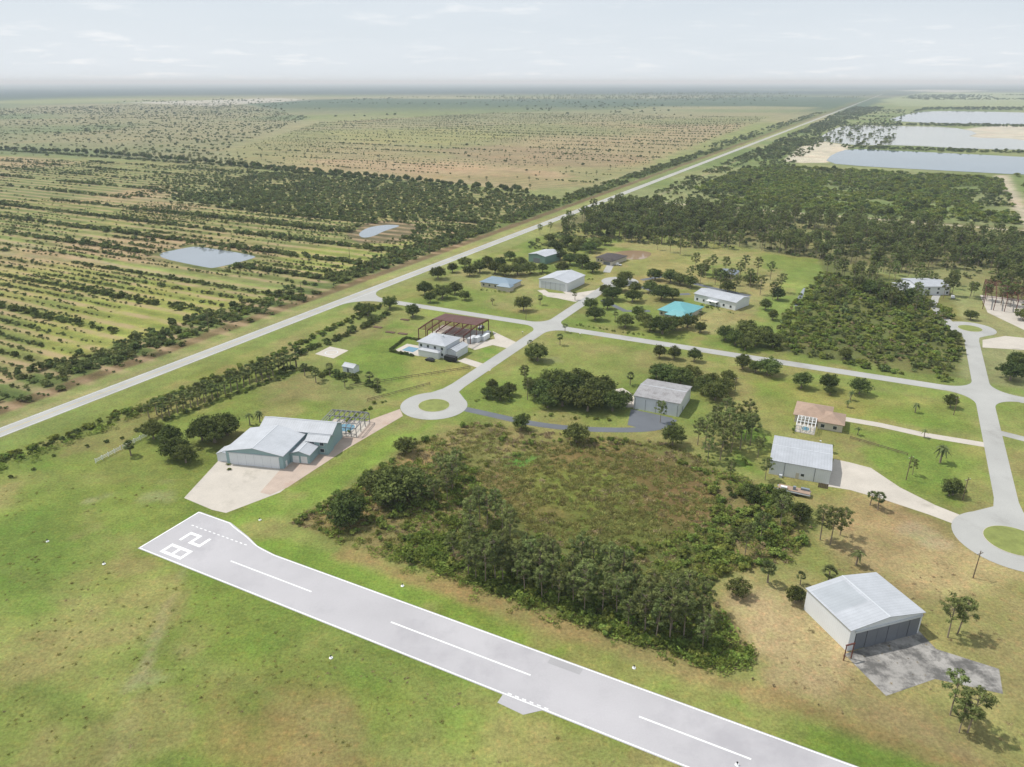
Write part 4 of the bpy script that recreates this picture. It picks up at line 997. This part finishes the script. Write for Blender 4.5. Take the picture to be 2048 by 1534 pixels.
hip(e,0,W,0,D,3,3.2,M_cream,M_turq,.9);hip(e,W*.4,W+2,-5,2,2.9,2.2,M_cream,M_turq,.6,nm='wing_');wins(e,W,.8,2.1,(1.5,4));wins(e,W,.8,2.1,(W*.6,W*.85),1.2,-5)
e,W,D=frame((1388,602),(1470,621),(1416,592),name='white_metal_building')
gable(e,0,W,0,D,4.6,1.6,'x',M_wht,M_roofx,.5);wins(e,W,1,2.4,np.linspace(2,W-3,6));box(e,'canopy',W*.35,W*.6,-3,-.01,2.8,2.95,M_white)
for x in (W*.36,W*.59): box(e,'post',x-.08,x+.08,-2.9,-2.75,0,2.79,M_white)
e,W,D=frame((1380,548),(1490,562),(1392,540),name='ranch_house');hip(e,W*.5,W*.8,0,D,3,1.8,M_cream,M_grey,.6);wins(e,W,.9,2.1,(W*.55,W*.72))
e,W,D=frame((1832,590),(1898,590),(1840,573),name='white_residence')
gable(e,0,W,0,D,5.2,1.4,'x',M_wht,M_roofx,.4);wins(e,W,.8,2.1,np.linspace(1.5,W-1.5,4));hip(e,-7,-.02,0,D-3,3.2,1.,M_wht,M_roofx,.3,nm='garage_');wins(e,W,3.3,4.5,np.linspace(1.5,W-1.5,4))
# 4. centre hangar
e,W,D=frame((1267,817),(1357,834),(1296,784),name='weathered_roof_hangar')
gable(e,0,W,0,D,5.6,1.2,'x',M_wht,M_roofold,.4)
for k in range(4): box(e,'hangar_door_%d'%k,.6+k*(W-1.2)/4,.5+(k+1)*(W-1.2)/4,-.1-.05*(k%2),-.001-.05*(k%2),0,4.6,M_wht);
for k in range(5): box(e,'door_post_%d'%k,.45+k*(W-1.2)/4,.6+k*(W-1.2)/4,-.2,-.16,0,4.7,M_bronze)
box(e,'side_door',W+.001,W+.06,D*.3,D*.3+1.,0,2.1,M_drk)
# 5. tan roof house and white hangar
e,W,D=frame((1588,843),(1684,860),(1606,820),name='tan_roof_house')
hip(e,0,W*.72,0,D,3,2.3,M_cream,M_tan,.7);hip(e,W*.5,W,-2.5,D*.6,2.95,2.1,M_cream,M_tan,.6,nm='wing_')
wins(e,W,.8,2.1,(W*.6,W*.85),1.3,-2.5);cage(e,W*.08,W*.46,-9,-.8,2.8,M_white,5,m_=.3)
e,W,D=frame((1537,947),(1657,969),(1556,899),name='white_hangar')
gable(e,0,W,0,D,5.0,1.0,'x',M_wht,M_roofx,.25)
for x in (W*.25,W*.75): box(e,'downpipe',x-.07,x+.07,-.1,-.001,0,4.9,M_drk)
box(e,'entry_door',W*.45,W*.45+1,-.06,-.001,0,2.1,M_cream)
wins(e,W,1.2,2.1,(W*.56,),1.)
box(e,'hangar_door',W+.001,W+.1,2,D-2,0,4.2,M_cage)
for k in range(6): box(e,'fence_panel',W*.83+k*.5,W*.83+k*.5+.46,-3.2,-3.1,0,1.7,M_wood)
box(e,'air_conditioner',W*.18,W*.18+1,-1.5,-.5,.0,.9,M_cage)
# 6. hangar, bottom right
e,W,D=frame((1693,1303),(1836,1266),(1610,1218),name='large_hangar')
gable(e,0,W,0,D,6.1,1.3,'y',M_whty,M_roofy,.35)
box(e,'hangar_door_backing',1.6,W-.5,-.06,-.001,0,5.0,M_black)  # flat black sheet on the wall behind the door panels, no hollow
for k in range(6):
    x0=1.7+k*(W-2.3)/6;box(e,'hangar_door_%d'%k,x0,x0+(W-2.3)/6-.12,-.14-.05*(k%2),-.061-.05*(k%2),.02,4.9,M_drk)
box(e,'door_header',1.2,W-.2,-.3,-.001,5.05,5.5,M_cage)
sl=1.3/(W/2)
zz=lambda x:6.1+sl*min(x,W-x)+.04+.16+.015
meshobj('skylight_panels',[(.2,D*.38,zz(.2)),(W*.46,D*.38,zz(W*.46)),(W*.46,D*.92,zz(W*.46)),(.2,D*.92,zz(.2))],[[0,1,2,3]],M_roofpatch,e)
for x in (-2.6,-.6): box(e,'portal_post',x-.09,x+.09,-2.2,-2.02,0,4.2,M_red)
box(e,'portal_beam',-2.8,-.4,-2.25,-1.98,4.21,4.45,M_red)
e=empty('garden_shed',G(686,743),math.atan2(D2[1],D2[0]));gable(e,0,6,0,4,2.6,1.,'x',M_wht,M_roofx,.3);box(e,'door',2.4,3.4,-.05,-.001,0,2,M_drk)
e=G(663,705);ringV=[];n=36
for r in (3.2,2.8): ringV+=[(*p,Z+.012) for p in circ(e,r,n)]
meshobj('helipad_marking',ringV,[[i,(i+1)%n,n+(i+1)%n,n+i] for i in range(n)],M_cage)
def fence(name,A,B,h,mat,sp=2.4,rails=(.5,1.,1.4),th=.06):
    a,b=G(*A),G(*B);L=np.linalg.norm(b-a);e=empty(name,a,math.atan2(b[1]-a[1],b[0]-a[0]));k=int(L/sp);V=[];Fc=[]
    def bx(x0,x1,y0,y1,z0,z1):
        i=len(V);V.extend([(x,y,z) for z in (z0,z1) for y in (y0,y1) for x in (x0,x1)])
        Fc.extend([[q+i for q in f] for f in ([0,2,3,1],[4,5,7,6],[0,1,5,4],[2,6,7,3],[0,4,6,2],[1,3,7,5])])
    for i in range(k+1): bx(i*L/k-th,i*L/k+th,-th,th,0,h)
    meshobj('posts',V,Fc,mat,e);V=[];Fc=[]
    for r in rails: bx(0,L,-th-.04,-th-.001,r-.11,r+.11)
    meshobj('rails',V,Fc,mat,e)
fence('white_rail_fence',(192,926),(242,900),1.7,M_white,th=.1);fence('white_rail_fence',(246,898),(303,868),1.7,M_white,th=.1)
fence('wood_fence',(700,775),(940,738),1.4,M_wood,3.,(.6,1.3));fence('wood_fence',(735,803),(860,770),1.3,M_wood,3.,(.6,1.2))
fence('wood_fence',(1700,878),(1815,912),1.2,M_wood,3.,(.6,1.1))
def pole(u,v,h):
    e=empty('utility_pole',G(u,v),.4);n=8
    V=[(r*math.cos(6.2832*i/n),r*math.sin(6.2832*i/n),z) for r,z in ((.16,0),(.10,h)) for i in range(n)]
    meshobj('pole',V,[[i,(i+1)%n,n+(i+1)%n,n+i] for i in range(n)],M_wood,e);box(e,'crossarm',-1.1,1.1,-.06,.06,h-.9,h-.75,M_wood)
    for x in (-1,0,1): box(e,'insulator',x-.06,x+.06,-.05,.05,h-.749,h-.5,M_cage)
for u,v,h in ((1946,1156,8.5),(1812,960,9),(1907,830,8),(1925,1000,8),(594,735,8),(1052,640,8),(1470,780,6),(700,520,9)): pole(u,v,h)
for k in range(14): 
    p=ST(sH-27,250+k*70)
    e=empty('utility_pole',p,.5);V=[(r*math.cos(6.2832*i/6),r*math.sin(6.2832*i/6),z) for r,z in ((.17,0),(.11,10)) for i in range(6)]
    meshobj('pole',V,[[i,(i+1)%6,6+(i+1)%6,6+i] for i in range(6)],M_wood,e);box(e,'crossarm',-1.1,1.1,-.06,.06,9.2,9.35,M_wood)
for u,v in ((805,1172),(662,1316),(1268,1336),(1474,1530),(520,1040),(208,1128),(95,1083)):
    e=empty('runway_edge_marker',G(u,v));n=12
    V=[(r*math.cos(6.2832*i/n),r*math.sin(6.2832*i/n),z) for r,z in ((.45,.03),(.45,.08),(.16,.1),(.1,.5)) for i in range(n)]+[(0,0,.52)]
    Fc=[[k*n+i,k*n+(i+1)%n,(k+1)*n+(i+1)%n,(k+1)*n+i] for k in range(3) for i in range(n)]+[[3*n+i,3*n+(i+1)%n,4*n] for i in range(n)]
    meshobj('marker_body',V,Fc,M_white,e);box(e,'lamp',-.14,.14,-.14,.14,.521,.75,M_black)
# vehicles
def car(name,u,v,rz,colr,L=4.6,Wd=1.85,Hh=1.5,truck=False):
    e=empty(name,G(u,v),rz,.06);mt=mat_surf('car_paint',colr,.3,.03,spec=.6)
    prof=[(0,.35),(0,.8),(.9,.95),(1.5,Hh),(3.4 if not truck else 2.7,Hh),(4.1 if not truck else 3.,.95),(L,.9),(L,.35)]
    V=[(x-L/2,y*(1 if z<1.2 else .82),z) for y in (-Wd/2,Wd/2) for x,z in prof];n=len(prof)
    Fc=[list(range(n)),list(range(2*n-1,n-1,-1))]+[[i,n+i,n+(i+1)%n,(i+1)%n] for i in range(n)]
    meshobj('body',V,Fc,mt,e)
    x3,x4=(3.4,4.1) if not truck else (2.7,3.)
    for sy in (-1,1):
        y=sy*(Wd/2*.92+.012);z0,z1=1.0,Hh-.06
        meshobj('side_window',[(1.05-L/2,y,z0),(x4-.15-L/2,y,z0),(x3-L/2,y*.9,z1),(1.55-L/2,y*.9,z1)],[[0,1,2,3]],M_glass,e)
    for sx in (.85,L-.9):
        for sy in (-1,1):
            Vw=[(sx-L/2+.34*math.cos(6.2832*i/14),sy*(Wd/2+d),.34+.34*math.sin(6.2832*i/14)) for d in (-.2,.02) for i in range(14)]
            meshobj('wheel',Vw,[list(range(14)),list(range(14,28))]+[[i,(i+1)%14,14+(i+1)%14,14+i] for i in range(14)],M_black,e)
hd=math.atan2(D1[1],D1[0]);h2=math.atan2(D2[1],D2[0])
car('parked_car',1287,404,h2,(.02,.02,.025));car('parked_car',975,668,hd,(.6,.6,.6));car('pickup_truck',1236,531,h2,(.5,.5,.5),5.2,1.95,1.75,True)
car('parked_car',860,722,h2,(.03,.03,.035));car('pickup_truck',1318,641,h2,(.05,.05,.06),5.2,1.95,1.7,True);car('parked_car',2032,588,hd,(.3,.02,.02));car('parked_car',1905,596,hd,(.6,.6,.6));car('parked_car',962,657,hd,(.1,.1,.12))
e=empty('cargo_trailer',G(888,722),h2);box(e,'body',0,6,0,2.3,.5,2.6,M_black);box(e,'drawbar',6.001,7.4,1,1.3,.5,.65,M_drk)
for x in (2.4,3.3):
    for y in (-.23,2.31): box(e,'wheel',x-.3,x+.3,y,y+.22,0,.6,M_black)
e=empty('boat_on_trailer',G(1552,982),h2);e.scale=(1.4,1.25,1.15)
for y in (0,1.7):
    V=[];n=10
    for x,r in ((0,.12),(.6,.35),(7,.35),(7.2,.28)): V+=[(x,y+r*math.cos(6.2832*i/n),.9+r*math.sin(6.2832*i/n)) for i in range(n)]
    meshobj('pontoon',V,[[k*n+i,k*n+(i+1)%n,(k+1)*n+(i+1)%n,(k+1)*n+i] for k in range(3) for i in range(n)]+[list(range(n)),list(range(3*n,4*n))],M_cage,e)
box(e,'deck',.3,7.1,-.3,2.,1.26,1.34,M_tan);box(e,'bench_front',.8,2.2,-.2,.5,1.341,1.9,M_white);box(e,'bench_rear',5,6.8,1.2,1.9,1.341,1.9,M_grey);box(e,'console',3.4,4.,.3,1.,1.341,2.3,M_grey)
box(e,'trailer_frame',-.8,6.6,.75,.95,.35,.5,M_drk)
for y in (-.5,2.1): box(e,'wheel',4,4.7,y,y+.2,0,.7,M_black)
for u,v in ((795,668),(745,655),(800,640),(770,665)):
    e=empty('lumber_pile',G(u,v),h2+.1)
    for k in range(4): box(e,'board_%d'%k,0,5,k*.5,k*.5+.42,.0,.35,M_red if k%2 else M_wood)
for u,v in ((1140,668),(1160,672),(1640,888),(1045,668)):
    e=empty('mailbox',G(u,v),h2);box(e,'post',-.06,.06,-.06,.06,0,1.1,M_wood);box(e,'box',-.3,.3,-.15,.15,1.101,1.4,M_white)
# ================= haze =================
m,nt,o=newmat('haze_air');vs=N(nt,'ShaderNodeVolumeScatter');vs.inputs['Color'].default_value=(.78,.90,1.,1);vs.inputs['Density'].default_value=1/11500.;vs.inputs['Anisotropy'].default_value=.0
nt.links.new(vs.outputs[0],o.inputs['Volume'])
hz=empty('sky_haze',(0,0));b=box(hz,'haze_air',-118000,118000,-2900,158000,-20,160,m)
# ================= world, sun, camera =================
SE=math.radians(58);az=np.array([-.93,.37]);az/=np.linalg.norm(az)
w=bpy.data.worlds.new('World');scene.world=w;w.use_nodes=True;nt=w.node_tree
for n in list(nt.nodes): nt.nodes.remove(n)
o=N(nt,'ShaderNodeOutputWorld');bg=N(nt,'ShaderNodeBackground');bg.inputs[1].default_value=.10
sk=N(nt,'ShaderNodeTexSky',sky_type='NISHITA');sk.sun_disc=False;sk.sun_elevation=SE;sk.sun_rotation=math.atan2(az[0],az[1])
sk.air_density=1.;sk.dust_density=1.5;sk.ozone_density=1.
tc=N(nt,'ShaderNodeTexCoord').outputs['Generated'];sx=N(nt,'ShaderNodeSeparateXYZ');nt.links.new(tc,sx.inputs[0])
zz_=mathn(nt,'ADD',mathn(nt,'MAXIMUM',sx.outputs[2],0.),.10)
cb=N(nt,'ShaderNodeCombineXYZ');nt.links.new(mathn(nt,'DIVIDE',sx.outputs[0],zz_),cb.inputs[0]);nt.links.new(mathn(nt,'DIVIDE',sx.outputs[1],zz_),cb.inputs[1])
n1=noise(nt,cb.outputs[0],1.7,7,.62);n2=noise(nt,cb.outputs[0],.35,3,.5)
c=mixc(nt,.80,sk.outputs[0],(7.0,7.8,8.7))
c=mixc(nt,remap(nt,sx.outputs[2],.0,.16,.75,0),c,(8.2,8.8,9.3))
c=mixc(nt,remap(nt,n2,.35,.7,0,.5),c,(8.3,8.8,9.3))
c=mixc(nt,mathn(nt,'MULTIPLY',remap(nt,n1,.54,.70,0,.75),remap(nt,n2,.40,.6,.15,1)),c,(10.,10.1,10.2))
nt.links.new(c,bg.inputs[0]);nt.links.new(bg.outputs[0],o.inputs[0])
sd=bpy.data.lights.new('sun','SUN');sd.energy=4.0;sd.angle=math.radians(.6);sd.color=(1,.97,.92)
so=bpy.data.objects.new('sun',sd);scene.collection.objects.link(so)
from mathutils import Vector
dv=Vector((az[0]*math.cos(SE),az[1]*math.cos(SE),math.sin(SE)));so.rotation_euler=dv.to_track_quat('Z','Y').to_euler();so.location=(0,0,300)
cd=bpy.data.cameras.new('camera');cd.sensor_width=36;cd.lens=36*F/2048;cd.clip_end=400000;cd.clip_start=1
co=bpy.data.objects.new('camera',cd);scene.collection.objects.link(co);co.location=(0,0,CH);co.rotation_euler=(math.pi/2-TH,0,0)
scene.camera=co
scene.view_settings.view_transform='Standard';scene.view_settings.look='None'
print('done',time.time()-T0)
